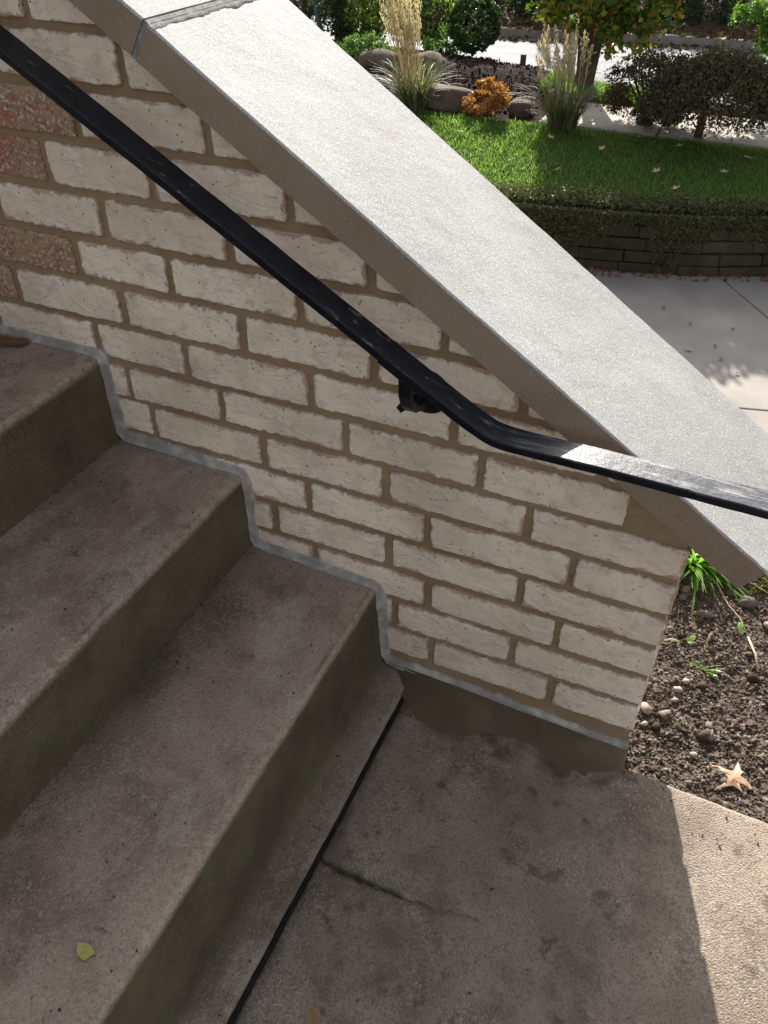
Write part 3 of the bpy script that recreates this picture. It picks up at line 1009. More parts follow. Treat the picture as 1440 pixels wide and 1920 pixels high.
bi = 0
def brick_mesh(P, seed, proud, depth, mat, side_x=None):
    """irregular brick seen from its face: arris, face, body"""
    per = sum(math.dist(P[i], P[(i + 1) % len(P)]) for i in range(len(P)))
    n = max(16, int(per / 0.0060))
    Q = resample(round_poly(P, 0.0022), n)
    cx = sum(p[0] for p in Q) / n; cz = sum(p[1] for p in Q) / n
    xs = [p[0] for p in Q]; zs = [p[1] for p in Q]
    hw, hh = (max(xs) - min(xs)) / 2, (max(zs) - min(zs)) / 2
    tx = rnd.uniform(-0.006, 0.006); tz = rnd.uniform(-0.012, 0.012)
    rings = []
    R0 = []
    for k, (x, z) in enumerate(Q):
        e = 0.0020 * fbm(x, z, seed * 1.7, 4, 120) + 0.0012 * fbm(x, z, seed * 3.1, 2, 26)
        dx, dz = x - cx, z - cz
        l = math.hypot(dx / hw, dz / hh) + 1e-6
        x2 = x + (1 if dx > 0 else -1) * e * (1 if abs(dx) / hw > 0.93 else 0.1)
        z2 = z + (1 if dz > 0 else -1) * e * (1 if abs(dz) / hh > 0.8 else 0.1)
        R0.append((x2, z2))
    def inset(R, d):
        out = []
        for (x, z) in R:
            ax = min(1, abs(x - cx) / hw); az = min(1, abs(z - cz) / hh)
            out.append((x - math.copysign(d, x - cx) * (1 if ax > 0.9 else ax), z - math.copysign(d, z - cz) * (1 if az > 0.75 else az)))
        return out
    R1 = inset(R0, 0.0017); R2 = inset(R0, 0.012 if hh > 0.016 else hh * 0.4)
    V, A = [], []
    def add(R, y, a, rough):
        for (x, z) in R:
            V.append((x, y + (x - cx) * tx + (z - cz) * tz + rough * fbm(x, z, seed, 3, 45), z)); A.append(a)
    add(R0, depth, 1.0, 0)
    add(R0, -proud + 0.0018, 1.0, 0.0006)
    add(R1, -proud + 0.0003, 0.85, 0.0009)
    add(R2, -proud, 0.0, 0.0012)
    F = []
    for r in range(3):
        for k in range(n):
            k2 = (k + 1) % n
            F.append((r * n + k, r * n + k2, (r + 1) * n + k2, (r + 1) * n + k))
    V.append((cx, -proud, cz)); A.append(0)
    for k in range(n):
        F.append((3 * n + k, 3 * n + (k + 1) % n, 4 * n))
    o = mesh_obj('brick', V, F, mat, wall, smooth=False, attrs={'edge': A})
    fix_normals(o)
    return o

RED = {(12, 0), (11, 0), (9, 0), (8, 0), (12, -1), (11, -1)}
def build_bricks():
    global bi
    for row in range(0, 25):
        zb = row * HC + 0.0058
        zt = (row + 1) * HC - 0.0058
        J = list(JOINTS.get(row, []))
        if not J:
            off = {0: 0.0, 1: 0.105}[row % 2]
            J = [0.247 + off - (0.45 if row > 10 else 0)]
        while J[-1] + 0.2084 < XE - 0.04: J.append(J[-1] + 0.2084)
        while J[0] > -1.15: J.insert(0, J[0] - 0.2084 + rnd.uniform(-0.004, 0.004))
        edges = J + [XE]
        for i in range(len(edges) - 1):
            jw = 0.0056 + rnd.uniform(-0.001, 0.0022)
            a = edges[i] + jw
            b = edges[i + 1] - (jw if i < len(edges) - 2 else 0.0)
            dzb, dzt = rnd.uniform(-0.0015, 0.0015), rnd.uniform(-0.0015, 0.0015)
            P = [(a + rnd.uniform(-.001, .001), zb + dzb), (b + (0 if i == len(edges) - 2 else rnd.uniform(-.001, .001)), zb + dzb * 0.5), (b, zt + dzt), (a, zt + dzt * 0.4)]
            if a > zc_inv(zb): continue
            P = clip_poly(P, lambda p: zcop(p[0]) - 0.0035 - p[1])
            if len(P) < 3 or poly_area(P) < 0.00025: continue
            if row == 6 and a > 0.5: continue
            # leave out what the stairs bury
            xm = 0.5 * (a + b)
            zstep = 0.62 if b < -0.61 else 0.47 if b < -0.345 else 0.31 if b < -0.10 else 0.15 if b < 0.15 else -0.09
            if zt < zstep - 0.01: continue
            red = (row in (11, 12) and b < -0.30 + (0.03 if row == 12 else 0)) or (row == 9 and b < -0.33) or (row == 8 and b < -0.47) or (row == 12 and b < -0.27)
            last = i == len(edges) - 2
            brick_mesh(P, bi, 0.0012 + rnd.uniform(-0.0007, 0.0012), 0.088 if last else 0.016, MAT['brick_red'] if red else MAT['brick'])
            bi += 1
        # header faces that finish the end of the wall
        if zt < zcop(XE) - 0.01:
            for (y0, y1) in (((0.098, WALL_T),) if row % 2 else ((0.098, WALL_T),)):
                V, F = box_vf(XE - 0.05, XE + 0.0005, y0, y1, zb, zt)
                o = mesh_obj('brick', V, F, MAT['brick'], wall, attrs={'edge': [1] * 8})
                bevel(o, 0.002)
def zc_inv(z):
    return -0.1488 - (z - 0.9258) / 0.6652
build_bricks()

# ------------------------------------------------------------------ coping
SD = Vector((1, 0, -0.6652)).normalized()
SN = Vector((0.6652, 0, 1)).normalized()
Y0c, Y1c = -0.025, 0.270
def coping_piece(name, s0, s1, lift, th, parent, mats, wav=0.0012, seedv=0):
    """s measured along the slope from the underside point (-0.1488, 0.9258)"""
    O = Vector((-0.1488, 0, 0.9258)) + SN * lift
    ns = int((s1 - s0) / 0.012) + 1
    # section in (y, n): round the edges a little
    r = 0.0025
    sec = [(Y0c, 0.0), (Y0c, 0.5 * th), (Y0c, th - r), (Y0c + r * 0.3, th - r * 0.3), (Y0c + r, th)]
    for k in range(1, 24):
        sec.append((Y0c + r + (Y1c - Y0c - 2 * r) * k / 24, th))
    sec += [(Y1c - r, th), (Y1c - r * 0.3, th - r * 0.3), (Y1c, th - r), (Y1c, 0.5 * th), (Y1c, 0.0)]
    n = len(sec)
    V = []
    for i in range(ns + 1):
        s = s0 + (s1 - s0) * i / ns
        if i in (0, ns): pass
        for (y, h) in sec:
            dd = 0
            if h > 0:
                dd = 0.0006 * fbm(s, y, seedv, 3, 14)
            dy = 0
            if abs(y - Y0c) < 0.004: dy = 0.0010 * fbm(s, h, seedv + 2, 4, 30) + 0.004 * max(0, fbm(s, 1, seedv, 3, 16) - 0.28)
            if abs(y - Y1c) < 0.004: dy = 0.0012 * fbm(s, h, seedv + 5, 4, 20) - (0.006 * max(0, fbm(s, 9, 3, 3, 9) - 0.1) if s > 0.8 else 0)
            p = O + SD * s + SN * (h + dd) + Vector((0, y + dy, 0))
            V.append(tuple(p))
    F, fm = [], []
    for i in range(ns):
        for k in range(n):
            k2 = (k + 1) % n
            F.append((i * n + k, (i + 1) * n + k, (i + 1) * n + k2, i * n + k2))
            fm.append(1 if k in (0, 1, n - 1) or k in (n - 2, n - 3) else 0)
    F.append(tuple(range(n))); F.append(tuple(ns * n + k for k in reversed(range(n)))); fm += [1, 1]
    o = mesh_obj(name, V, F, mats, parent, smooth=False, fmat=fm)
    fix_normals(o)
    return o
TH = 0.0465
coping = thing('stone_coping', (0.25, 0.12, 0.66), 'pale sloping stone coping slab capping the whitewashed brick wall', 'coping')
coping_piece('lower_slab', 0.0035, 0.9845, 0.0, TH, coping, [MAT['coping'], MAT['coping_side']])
coping_piece('upper_slab', -1.25, -0.0045, 0.0018, TH, coping, [MAT['coping'], MAT['coping_side']], seedv=7)
# mortar in and smeared beside the joint
def cop_joint():
    O = Vector((-0.1488, 0, 0.9258))
    V, F = [], []
    nn = 60
    for i in range(nn + 1):
        y = Y0c + 0.0008 + (Y1c - Y0c - 0.0016) * i / nn
        w = 0.0125 + 0.004 * fbm(y, 1, 0, 4, 30)
        for s, h in ((-0.0045, TH - 0.02), (-0.0046, TH + 0.0008), (0.000, TH + 0.0004), (0.006, TH + 0.0009), (w, TH + 0.0002), (w + 0.001, TH - 0.002)):
            p = O + SD * (s) + SN * (h + (0.0006 * fbm(s * 8, y, 3, 3, 40) if h > TH else 0)) + Vector((0, y, 0))
            V.append(tuple(p))
    mesh_obj('joint_mortar', V, grid_faces(nn + 1, 6), MAT['joint_mortar'], coping, smooth=False)
    V, F = [], []
    for h in (0.0, TH + 0.001):
        for s in (-0.0044, 0.0034):
            for y in (Y0c + 0.002, Y1c - 0.002):
                V.append(tuple(O + SD * s + SN * h + Vector((0, y, 0))))
    mesh_obj('joint_filling', V, [(0, 1, 3, 2), (4, 6, 7, 5), (0, 4, 5, 1), (2, 3, 7, 6), (0, 2, 6, 4), (1, 5, 7, 3)], MAT['joint_mortar'], coping)
cop_joint()

# ------------------------------------------------------------------ grey sealant and the damp mortar fillet
def caulk_run():
    # corner path on the wall face: (x, z) of the concrete surface, outward normal (nx, nz)
    pts = []
    def seg(a, b, nrm, n):
        for i in range(n):
            t = i / (n - 1)
            pts.append(((a[0] + (b[0] - a[0]) * t, a[1] + (b[1] - a[1]) * t), nrm))
    up, rt = (0, 1), (1, 0)
    seg((-0.590, 0.479), (-0.350, 0.4775), up, 60)
    seg((-0.346, 0.4775), (-0.3395, 0.470), (0.7, 0.7), 4)
    seg((-0.339, 0.462), (-0.3368, 0.335), rt, 34)
    seg((-0.330, 0.3225), (-0.105, 0.3165), up, 56)
    seg((-0.097, 0.3160), (-0.0915, 0.309), (0.7, 0.7), 4)
    seg((-0.0915, 0.300), (-0.0912, 0.178), rt, 34)
    seg((-0.085, 0.1628), (0.138, 0.1540), up, 56)
    seg((0.146, 0.1530), (0.1505, 0.146), (0.7, 0.7), 4)
    seg((0.1515, 0.137), (0.160, -0.008), rt, 36)
    seg((0.170, -0.036), (0.6035, -0.0545), (0, 1), 110)
    V = []
    for k, ((x, z), (nx, nz)) in enumerate(pts):
        low = k >= len(pts) - 110
        w = 0.0135 + 0.0022 * fbm(x, z, 1, 3, 28) + 0.0012 * fbm(x, z, 8, 2, 90)
        d = 0.0085 + 0.0020 * fbm(x, z, 3, 3, 30)
        if low:
            w = 0.0205 + 0.0055 * fbm(x, z, 1, 4, 34)
            d = 0.007 + 0.0055 * fbm(x, z, 3, 4, 30)
            zb = 0.0085      # sits on top of the mortar fillet
        else:
            zb = 0.0
        pr = [(0.0055, w + 0.0010), (-0.0022, w), (-0.0040, w * 0.72), (-0.0046, w * 0.42), (-d * 0.75, w * 0.16 + zb * 0.6), (-d, 0.0014 + zb), (-d - 0.001, -0.002 + zb)]
        for (y, h) in pr:
            V.append((x + nx * h, y + 0.0006 * fbm(x, z, h * 50, 2, 60), z + nz * h))
    o = mesh_obj('sealant_bead', V, grid_faces(len(pts), 7), MAT['caulk'], smooth=True)
    tag(o, 'smooth grey sealant bead following the steps along the brick wall', 'sealant')
    if o.data.polygons[10].normal.y > 0: o.data.flip_normals()
caulk_run()

def fillet():
    V = []
    nx, ny = 200, 24
    for i in range(nx):
        x = 0.1690 + (0.6055 - 0.1690) * i / (nx - 1)
        ye = patch_y(x) + 0.0018 * fbm(x, 0, 2, 4, 60) - 0.001
        for j in range(ny):
            t = j / (ny - 1)
            y = 0.001 + (ye - 0.001) * t
            zl = zland(x)
            hgt = 0.012 * (1 - t) ** 2.0 + 0.0010 * (1 - t ** 6)
            if y < -0.028 or True:
                z = zl + hgt - 0.0004
            if j == ny - 1: z = zl - 0.004
            z += 0.0011 * fbm(x, y, 1, 4, 34) * (1 - t)
            V.append((x, y, z))
    # end skirt facing the garden
    F = [tuple(f) for f in grid_faces(nx, ny)]
    b = len(V)
    for j in range(ny):
        x, y, z = V[(nx - 1) * ny + j]
        V.append((x - 0.001, y, -0.3))
    for j in range(ny - 1):
        F.append(((nx - 1) * ny + j, (nx - 1) * ny + j + 1, b + j + 1, b + j))
    o = mesh_obj('mortar_fillet', V, F, MAT['patch'], smooth=True)
    tag(o, 'damp dark brown mortar patch smoothed along the foot of the wall', 'mortar patch')
    fix_normals(o)
    if o.data.polygons[0].normal.z < 0: o.data.flip_normals()
fillet()

# ------------------------------------------------------------------ handrail
def handrail():
    root = thing('handrail', (0.2267, -0.08, 0.55), 'black painted iron handrail sloping down in front of the brick wall', 'handrail')
    ctrl = [(-0.95, 1.330), (-0.2804, 0.9296), (0.2391, 0.6189), (0.2792, 0.5953), (0.303, 0.5810), (0.319, 0.5722), (0.332, 0.5660), (0.3428, 0.5615), (0.3555, 0.5585), (0.3700, 0.5574), (0.401, 0.5572), (0.4656, 0.5574), (0.5273, 0.5562), (0.5865, 0.5550), (0.6658, 0.5533), (0.80, 0.550), (0.93, 0.547)]
    pts = []
    for i in range(len(ctrl) - 1):
        a, b = ctrl[i], ctrl[i + 1]
        n = max(2, int(math.dist(a, b) / 0.012))
        for k in range(n): pts.append((a[0] + (b[0] - a[0]) * k / n, a[1] + (b[1] - a[1]) * k / n))
    pts.append(ctrl[-1])
    for _ in range(3):
        q = pts[:]
        for i in range(1, len(pts) - 1):
            if pts[i][0] > 0.2:
                q[i] = ((pts[i-1][0] + 2 * pts[i][0] + pts[i+1][0]) / 4, (pts[i-1][1] + 2 * pts[i][1] + pts[i+1][1]) / 4)
        pts = q
    T = 0.0115
    sec = [(-0.1002, 0.0004), (-0.1010, 0.0012), (-0.1010, 0.0020), (-0.1010, 0.0092), (-0.1010, 0.0098), (-0.1003, T - 0.0003), (-0.0994, T), (-0.0986, T), (-0.0815, T + 0.0003), (-0.0640, T), (-0.0632, T), (-0.0625, T - 0.0003), (-0.0618, 0.0098), (-0.0618, 0.0092), (-0.0618, 0.0015), (-0.063, 0.0), (-0.064, 0.0), (-0.099, 0.0)]
    topf = [0, 0, 0, 0, 0.2, 0.8, 1, 1, 1, 1, 1, 0.8, 0.2, 0, 0, 0, 0, 0]
    n = len(sec)
    V, A = [], []
    for i, p in enumerate(pts):
        a, b = pts[max(0, i - 1)], pts[min(len(pts) - 1, i + 1)]
        d = Vector((b[0] - a[0], b[1] - a[1])).normalized()
        nr = Vector((-d.y, d.x))
        for (y, h), tf in zip(sec, topf):
            j = 0.00035 * fbm(p[0], y, h, 3, 30)
            V.append((p[0] + nr.x * (h + j), y + j, p[1] + nr.y * (h + j))); A.append(tf)
    F = []
    for i in range(len(pts) - 1):
        for k in range(n):
            k2 = (k + 1) % n
            F.append((i * n + k, i * n + k2, (i + 1) * n + k2, (i + 1) * n + k))
    F.append(tuple(range(n))); F.append(tuple((len(pts) - 1) * n + k for k in reversed(range(n))))
    o = mesh_obj('rail', V, F, MAT['iron'], root, smooth=True, attrs={'top': A})
    fix_normals(o)
    # bracket: round wall flange, bent arm, saddle plate
    cx, cz = 0.2267, 0.5515
    V, F = [], []
    prof = [(0.003, 0.0), (0.003, 0.0325), (-0.003, 0.033), (-0.0065, 0.0300), (-0.008, 0.020), (-0.011, 0.010), (-0.011, 0.0)]
    ns = 32
    for (y, r) in prof:
        for k in range(ns):
            t = 2 * math.pi * k / ns
            V.append((cx + r * math.cos(t), y, cz + r * math.sin(t)))
    for i in range(len(prof) - 1):
        for k in range(ns):
            k2 = (k + 1) % ns
            F.append((i * ns + k, i * ns + k2, (i + 1) * ns + k2, (i + 1) * ns + k))
    o = mesh_obj('wall_flange', V, F, MAT['iron'], root, smooth=True, attrs={'top': [0] * len(V)}); fix_normals(o)
    # arm of flat bar
    path = [(cx, -0.006, cz - 0.004), (cx - 0.001, -0.030, cz - 0.004), (cx - 0.002, -0.052, cz + 0.004), (cx - 0.001, -0.068, cz + 0.020), (cx, -0.078, cz + 0.040), (cx + 0.001, -0.081, cz + 0.066)]
    V, F = [], []
    for (x, y, z) in path:
        for dx, dd in ((-0.009, -0.005), (0.009, -0.005), (0.009, 0.005), (-0.009, 0.005)):
            V.append((x + dx, y - dd * 0.5, z - dd))
    for i in range(len(path) - 1):
        for k in range(4):
            k2 = (k + 1) % 4
            F.append((i * 4 + k, i * 4 + k2, (i + 1) * 4 + k2, (i + 1) * 4 + k))
    F += [(0, 1, 2, 3), tuple((len(path) - 1) * 4 + k for k in (3, 2, 1, 0))]
    o = mesh_obj('arm', V, F, MAT['iron'], root, attrs={'top': [0] * len(V)}); bevel(o, 0.0012, 1)
    # lug that hangs below the rail edge
    V, F = box_vf(-0.005, 0.005, -0.006, 0.006, -0.022, 0.022)
    rot = Matrix.Rotation(0.75, 3, 'Y')
    V = [tuple(rot @ Vector(v) + Vector((0.2235, -0.052, 0.566))) for v in V]
    o = mesh_obj('lug', V, F, MAT['iron'], root, attrs={'top': [0] * 8}); bevel(o, 0.001, 1)
    V, F = box_vf(-0.034, 0.034, -0.016, 0.016, -0.002, 0.0035)
    rot = Matrix.Rotation(0.54, 3, 'Y')
    c = Vector((cx, -0.0815, 0.6225))
    o = mesh_obj('saddle_plate', [tuple(rot @ Vector(v) + c) for v in V], F, MAT['iron'], root, attrs={'top': [0] * 8}); bevel(o, 0.001, 1)
    for s in (-0.02, 0.02):
        p = Vector((cx + s * 0.8, -0.009, cz + s * 0.55))
        V, F = tube([p + Vector((0, 0.003, 0)), p + Vector((0, -0.003, 0))], 0.0042, 10)
        mesh_obj('screw', V, F, MAT['iron'], root, attrs={'top': [0] * len(V)})
handrail()

# ------------------------------------------------------------------ garden bed details
def ico(sub=1):
    bm = bmesh.new()
    bmesh.ops.create_icosphere(bm, subdivisions=sub, radius=1.0)
    V = np.array([v.co[:] for v in bm.verts]); F = np.array([[v.index for v in f.verts] for f in bm.faces])
    bm.free()
    return V, F
ICO1, ICO2, ICO3 = ico(1), ico(2), ico(3)

def grit():
    V0, F0 = ICO1
    P = []
    for (x0, x1, zf, n) in ((-0.337, -0.10, lambda x: 0.3194 - 0.0139 * (x + 0.337), 240), (-0.09, 0.145, lambda x: 0.1625 - 0.0373 * (x + 0.0915), 300), (0.165, 0.215, lambda x: -0.035, 90), (0.235, 1.0, zland, 380)):
        for _ in range(n):
            k = rng.random()
            x = x0 + (x1 - x0) * (k ** 2.2 if x1 < 0.3 else k)
            y = -0.012 - 0.95 * rng.random() ** 1.2
            P.append((x, y, zf(x), 0.0006 + 0.0013 * rng.random() ** 3))
    P = np.array(P)
    n = len(P)
    J = 1 + 0.25 * rng.normal(size=(n, len(V0), 1)).clip(-2, 2)
    Q = V0[None] * J * P[:, 3][:, None, None] + np.stack([P[:, 0], P[:, 1], P[:, 2] + P[:, 3] * 0.5], 1)[:, None, :]
    F = (np.arange(n)[:, None, None] * len(V0) + F0[None]).reshape(-1, 3)
    o = mesh_obj('grit', Q.reshape(-1, 3), F, MAT['clod'], origin=(0.3, -0.5, 0))
    tag(o, 'fine grit and crumbs scattered over the steps and walkway', 'grit', kind='stuff')
grit()

def clods():
    V0, F0 = ICO1
    n = 36000
    xs = 0.57 + (1.35 - 0.57) * rng.random(n)
    ys = -0.018 + 1.45 * rng.random(n) ** 1.1
    s = 0.0010 + 0.0024 * rng.random(n) ** 2.5 + 0.009 * (rng.random(n) > 0.992) * rng.random(n)
    keep = ~((xs < XE + 0.004) & (ys < WALL_T + 0.006))
    xs, ys, s = xs[keep], ys[keep], s[keep]
    n = len(xs)
    zs = np.array([zbed(x, y) for x, y in zip(xs, ys)])
    J = 1 + 0.28 * rng.normal(size=(n, len(V0), 1)).clip(-2, 2)
    sc = np.stack([1 + 0.5 * rng.random(n), 1 + 0.5 * rng.random(n), 0.6 + 0.5 * rng.random(n)], 1)
    P = V0[None] * J * (sc * s[:, None])[:, None, :]
    a = rng.random(n) * 6.28
    ca, sa = np.cos(a)[:, None], np.sin(a)[:, None]
    x, y = P[..., 0].copy(), P[..., 1].copy()
    P[..., 0] = x * ca - y * sa; P[..., 1] = x * sa + y * ca
    P += np.stack([xs, ys, zs + s * 0.45], 1)[:, None, :]
    F = (np.arange(n)[:, None, None] * len(V0) + F0[None]).reshape(-1, 3)
    o = mesh_obj('soil_crumbs', P.reshape(-1, 3), F, MAT['clod'], origin=(0.9, 0.6, -0.26))
    tag(o, 'crumbly dark soil clods and grit of the planting bed', 'soil', kind='stuff')
clods()

def stone(name, c, r, mat, label, cat, seed, group=None, sub=2, rough=0.16, rz=0.0, flat=1.0, parent=None):
    V0, F0 = (ICO1, ICO2, ICO3)[sub - 1]
    V = []
    ca, sa = math.cos(rz), math.sin(rz)
    for v in V0:
        k = 1 + rough * mn.fractal(Vector(v) * 1.3 + Vector((seed * 3.1, 0, 0)), 1.0, 2.0, 3, noise_basis='PERLIN_ORIGINAL') * 1.6
        p = np.array(v) * k
        p = np.sign(p) * np.abs(p) ** flat
        x, y, z = p * np.array(r)
        V.append((x * ca - y * sa + c[0], x * sa + y * ca + c[1], z + c[2]))
    o = mesh_obj(name, V, F0, mat, parent, smooth=sub > 1)
    if parent is None: tag(o, label, cat, group)
    return o

def on_bed(x, y, h): return (x, y, zbed(x, y) + h)
peb = [(0.6764, 0.3441, 0.0075, 'round pale pebble on the soil, lower left of a touching pair', 0.2),
       (0.6885, 0.3735, 0.0065, 'angular pale pebble on the soil, upper right of a touching pair', 0.8),
       (0.6239, 0.2688, 0.011, 'long tan pebble lying against the end of the brick wall', 2.2),
       (0.630, 0.236, 0.006, 'small cream pebble just below the long tan one', 1.0),
       (0.6750, 0.3160, 0.0055, 'small whitish pebble below the touching pair', 0.5),
       (0.7300, 0.2040, 0.0065, 'lone rounded grey pebble between the grass sprout and the oak leaf', 0.1),
       (0.8380, 0.6120, 0.0120, 'bone-pale stone at the right edge of the bed beside the moss', 0.4),
       (0.6170, 0.6250, 0.0080, 'grey pebble beside the wall end under the green blades', 0.3),
       (0.6450, 0.6300, 0.0085, 'rounded brown-grey pebble under the green blades', 0.9)]
for i, (x, y, s, lab, a) in enumerate(peb):
    stone('pebble', on_bed(x, y, s * 0.45), (s * 1.35, s, s * 0.8), MAT['pebble'] if i not in (8,) else MAT['dark_stone'], lab, 'pebble', i + 1, 'pebbles on the garden soil', 2, 0.22, a)
stone('stone', on_bed(0.7000, 0.595, 0.006), (0.022, 0.010, 0.009), MAT['dark_stone'], 'flat dark stone lying on the soil left of the pale twig', 'stone', 31, None, 2, 0.2, 0.1)
stone('stone', on_bed(0.7850, 0.665, 0.008), (0.022, 0.014, 0.015), MAT['dark_stone'], 'blocky dark stone in front of the tan moss clump', 'stone', 33, None, 2, 0.22, 0.3, 0.8)
stone('stone', on_bed(0.7480, 0.690, 0.006), (0.012, 0.011, 0.010), MAT['dark_stone'], 'rounded dark stone under the tip of the coping, left of the moss', 'stone', 35, None, 2, 0.2, 0.3)

def leaf_shape(name, outline, c, size, rz, mat, label, cat='leaf', group=None, curl=0.12, tilt=(0.1, 0.05), vein=True):
    """a fallen leaf: outline in the unit square, curled and with a stalk"""
    n = len(outline)
    V = []
    rings = 4
    for r in range(1, rings + 1):
        k = r / rings
        for (u, v) in outline:
            u2, v2 = u * k, v * k
            z = curl * (u2 * u2 + v2 * v2) + 0.05 * math.sin(5 * u2 + 2 * v2) - (0.03 if abs(u2) < 0.04 else 0)
            V.append((u2, v2, z))
    V.append((0, 0, 0))
    F = [(len(V) - 1, k, (k + 1) % n) for k in range(n)]
    for r in range(rings - 1):
        for k in range(n):
            k2 = (k + 1) % n
            F.append((r * n + k, (r + 1) * n + k, (r + 1) * n + k2, r * n + k2))
    rot = Matrix.Rotation(rz, 3, 'Z') @ Matrix.Rotation(tilt[0], 3, 'X') @ Matrix.Rotation(tilt[1], 3, 'Y')
    V = [tuple(rot @ (Vector(v) * size) + Vector(c)) for v in V]
    o = mesh_obj(name, V, F, mat, smooth=True)
    return tag(o, label, cat, group)

def polar(fn, n=72):
    out = []
    for i in range(n):
        a = 2 * math.pi * i / n
        r = fn(a)
        out.append((r * math.sin(a), r * math.cos(a)))
    return out
# pointed-lobe oak leaf lying face down
OAK = [(0.20, 1.0), (0.24, 0.72), (0.26, 0.52), (0.42, 0.50), (0.30, 0.34), (0.24, 0.18), (0.50, 0.16), (0.78, 0.04), (1.05, -0.16), (0.74, -0.16), (0.45, -0.14), (0.22, -0.18), (0.30, -0.34), (0.46, -0.52), (0.20, -0.42), (0.02, -0.34), (-0.16, -0.40), (-0.42, -0.58), (-0.74, -0.74), (-0.48, -0.46), (-0.26, -0.22), (-0.24, -0.04), (-0.44, 0.18), (-0.66, 0.30), (-0.98, 0.36), (-0.66, 0.42), (-0.34, 0.34), (-0.08, 0.30), (0.02, 0.52), (0.10, 0.76)]
leaf_shape('oak_leaf', OAK, (0.806, 0.172, zbed(0.806, 0.172) + 0.013), 0.043, math.radians(4), MAT['leaf_tan'], 'dry tan oak leaf with pointed lobes on the soil by the walkway edge', 'leaf', curl=-0.28, tilt=(0.15, 0.12))
OVAL = polar(lambda a: 0.55 + 0.45 * abs(math.cos(a)) ** 1.5 + 0.03 * math.sin(7 * a))
z_ = 0.1625 - 0.0037 * 7
leaf_shape('yellow_leaf', [(0.0, 1.05), (0.14, 0.86), (0.38, 0.62), (0.56, 0.32), (0.60, 0.0), (0.56, -0.30), (0.50, -0.52), (0.56, -0.66), (0.34, -0.72), (0.10, -0.66), (0.0, -0.56), (-0.12, -0.66), (-0.36, -0.66), (-0.54, -0.46), (-0.60, -0.16), (-0.58, 0.14), (-0.48, 0.44), (-0.30, 0.70), (-0.12, 0.90)], (0.0924, -0.6711, 0.1590), 0.0135, math.radians(75), MAT['leaf_yellow'], 'small yellow leaf lying alone on the lowest step', 'leaf', curl=0.1, tilt=(0.05, 0.1))
leaf_shape('round_leaf', polar(lambda a: 0.9 + 0.08 * math.cos(2 * a) + 0.04 * math.sin(5 * a)), (0.3168, -0.5693, zland(0.3168) + 0.0018), 0.0115, 0.3, MAT['leaf_gold'], 'round brown-gold leaf flat on the walkway near the bottom of the view', 'leaf', curl=0.03, tilt=(0.0, 0.0))
leaf_shape('brown_leaf', OVAL, (-0.495, -0.030, 0.4835), 0.026, 1.9, MAT['leaf_brown'], 'curled dark brown leaf caught against the sealant on the top step', 'leaf', curl=0.16, tilt=(0.12, 0.1))
for i, (x, y, s, a, lab) in enumerate([(0.7758, 0.5705, 0.014, 0.3, 'pale green torn leaf at the right of the bed'), (0.6809, 0.4988, 0.011, -0.6, 'tiny green leaf on the soil left of the upright twig')]):
    leaf_shape('green_leaf', polar(lambda t: 0.45 + 0.55 * abs(math.cos(t)) ** 2 + 0.06 * math.sin(9 * t)), (x, y, zbed(x, y) + 0.009), s, a, MAT['leaf_green'], lab, 'leaf', curl=0.3, tilt=(0.5, 0.3))

def twig(pts, r, mat, label):
    V, F = tube(pts, r, 6)
    o = mesh_obj('twig', V, F, mat, smooth=True)
    tag(o, label, 'twig')
twig([on_bed(0.6960, 0.775, 0.006), on_bed(0.712, 0.70, 0.012), on_bed(0.742, 0.645, 0.006), on_bed(0.772, 0.60, 0.010), on_bed(0.795, 0.555, 0.006)], 0.0012, MAT['plume'], 'long pale dry stalk lying across the soil from the green blades')
twig([on_bed(0.7130, 0.500, 0.002), on_bed(0.7160, 0.515, 0.016), on_bed(0.7190, 0.522, 0.028)], 0.0022, MAT['plume'], 'short pale stick poking upright from the soil')
twig([on_bed(0.628, 0.47, 0.006), on_bed(0.640, 0.478, 0.007), on_bed(0.657, 0.480, 0.008)], 0.0022, MAT['plume'], 'splinter of pale wood on the soil beside the wall')
twig([on_bed(0.795, 0.555, 0.004), on_bed(0.815, 0.51, 0.008), on_bed(0.826, 0.47, 0.004)], 0.0028, MAT['plume'], 'pale root piece on the soil right of the green sprout')

def blade_clump(name, c, n, L, W, label, cat, mat, spread=0.03, lean=(0.4, 1.2), curl=(0.5, 1.2), seed=1, group=None):
    g_ = np.random.default_rng(seed)
    r = spread * np.sqrt(g_.random(n)); a = g_.random(n) * 6.283
    base = np.stack([c[0] + r * np.cos(a), c[1] + r * np.sin(a), np.full(n, c[2])], 1)
    hd = a + g_.normal(size=n) * 0.5
    V, F = blades(base, hd, L * (0.6 + 0.6 * g_.random(n)), W * (0.7 + 0.5 * g_.random(n)), g_.uniform(*lean, n), g_.uniform(*curl, n), 7, 0.9)
    o = mesh_obj(name, V, F, mat, smooth=True, origin=c)
    return tag(o, label, cat, group)
blade_clump('grass_clump', on_bed(0.640, 0.80, 0), 230, 0.17, 0.0095, 'bright green strap-leaved clump behind the lower end of the wall', 'plant', MAT['blade'], 0.055, (0.5, 1.35), (0.3, 1.0), 3)
blade_clump('grass_sprout', on_bed(0.722, 0.430, 0), 16, 0.035, 0.0035, 'small tuft of green grass sprouting from the bare soil', 'grass tuft', MAT['blade'], 0.010, (0.5, 1.5), (0.2, 0.9), 5)

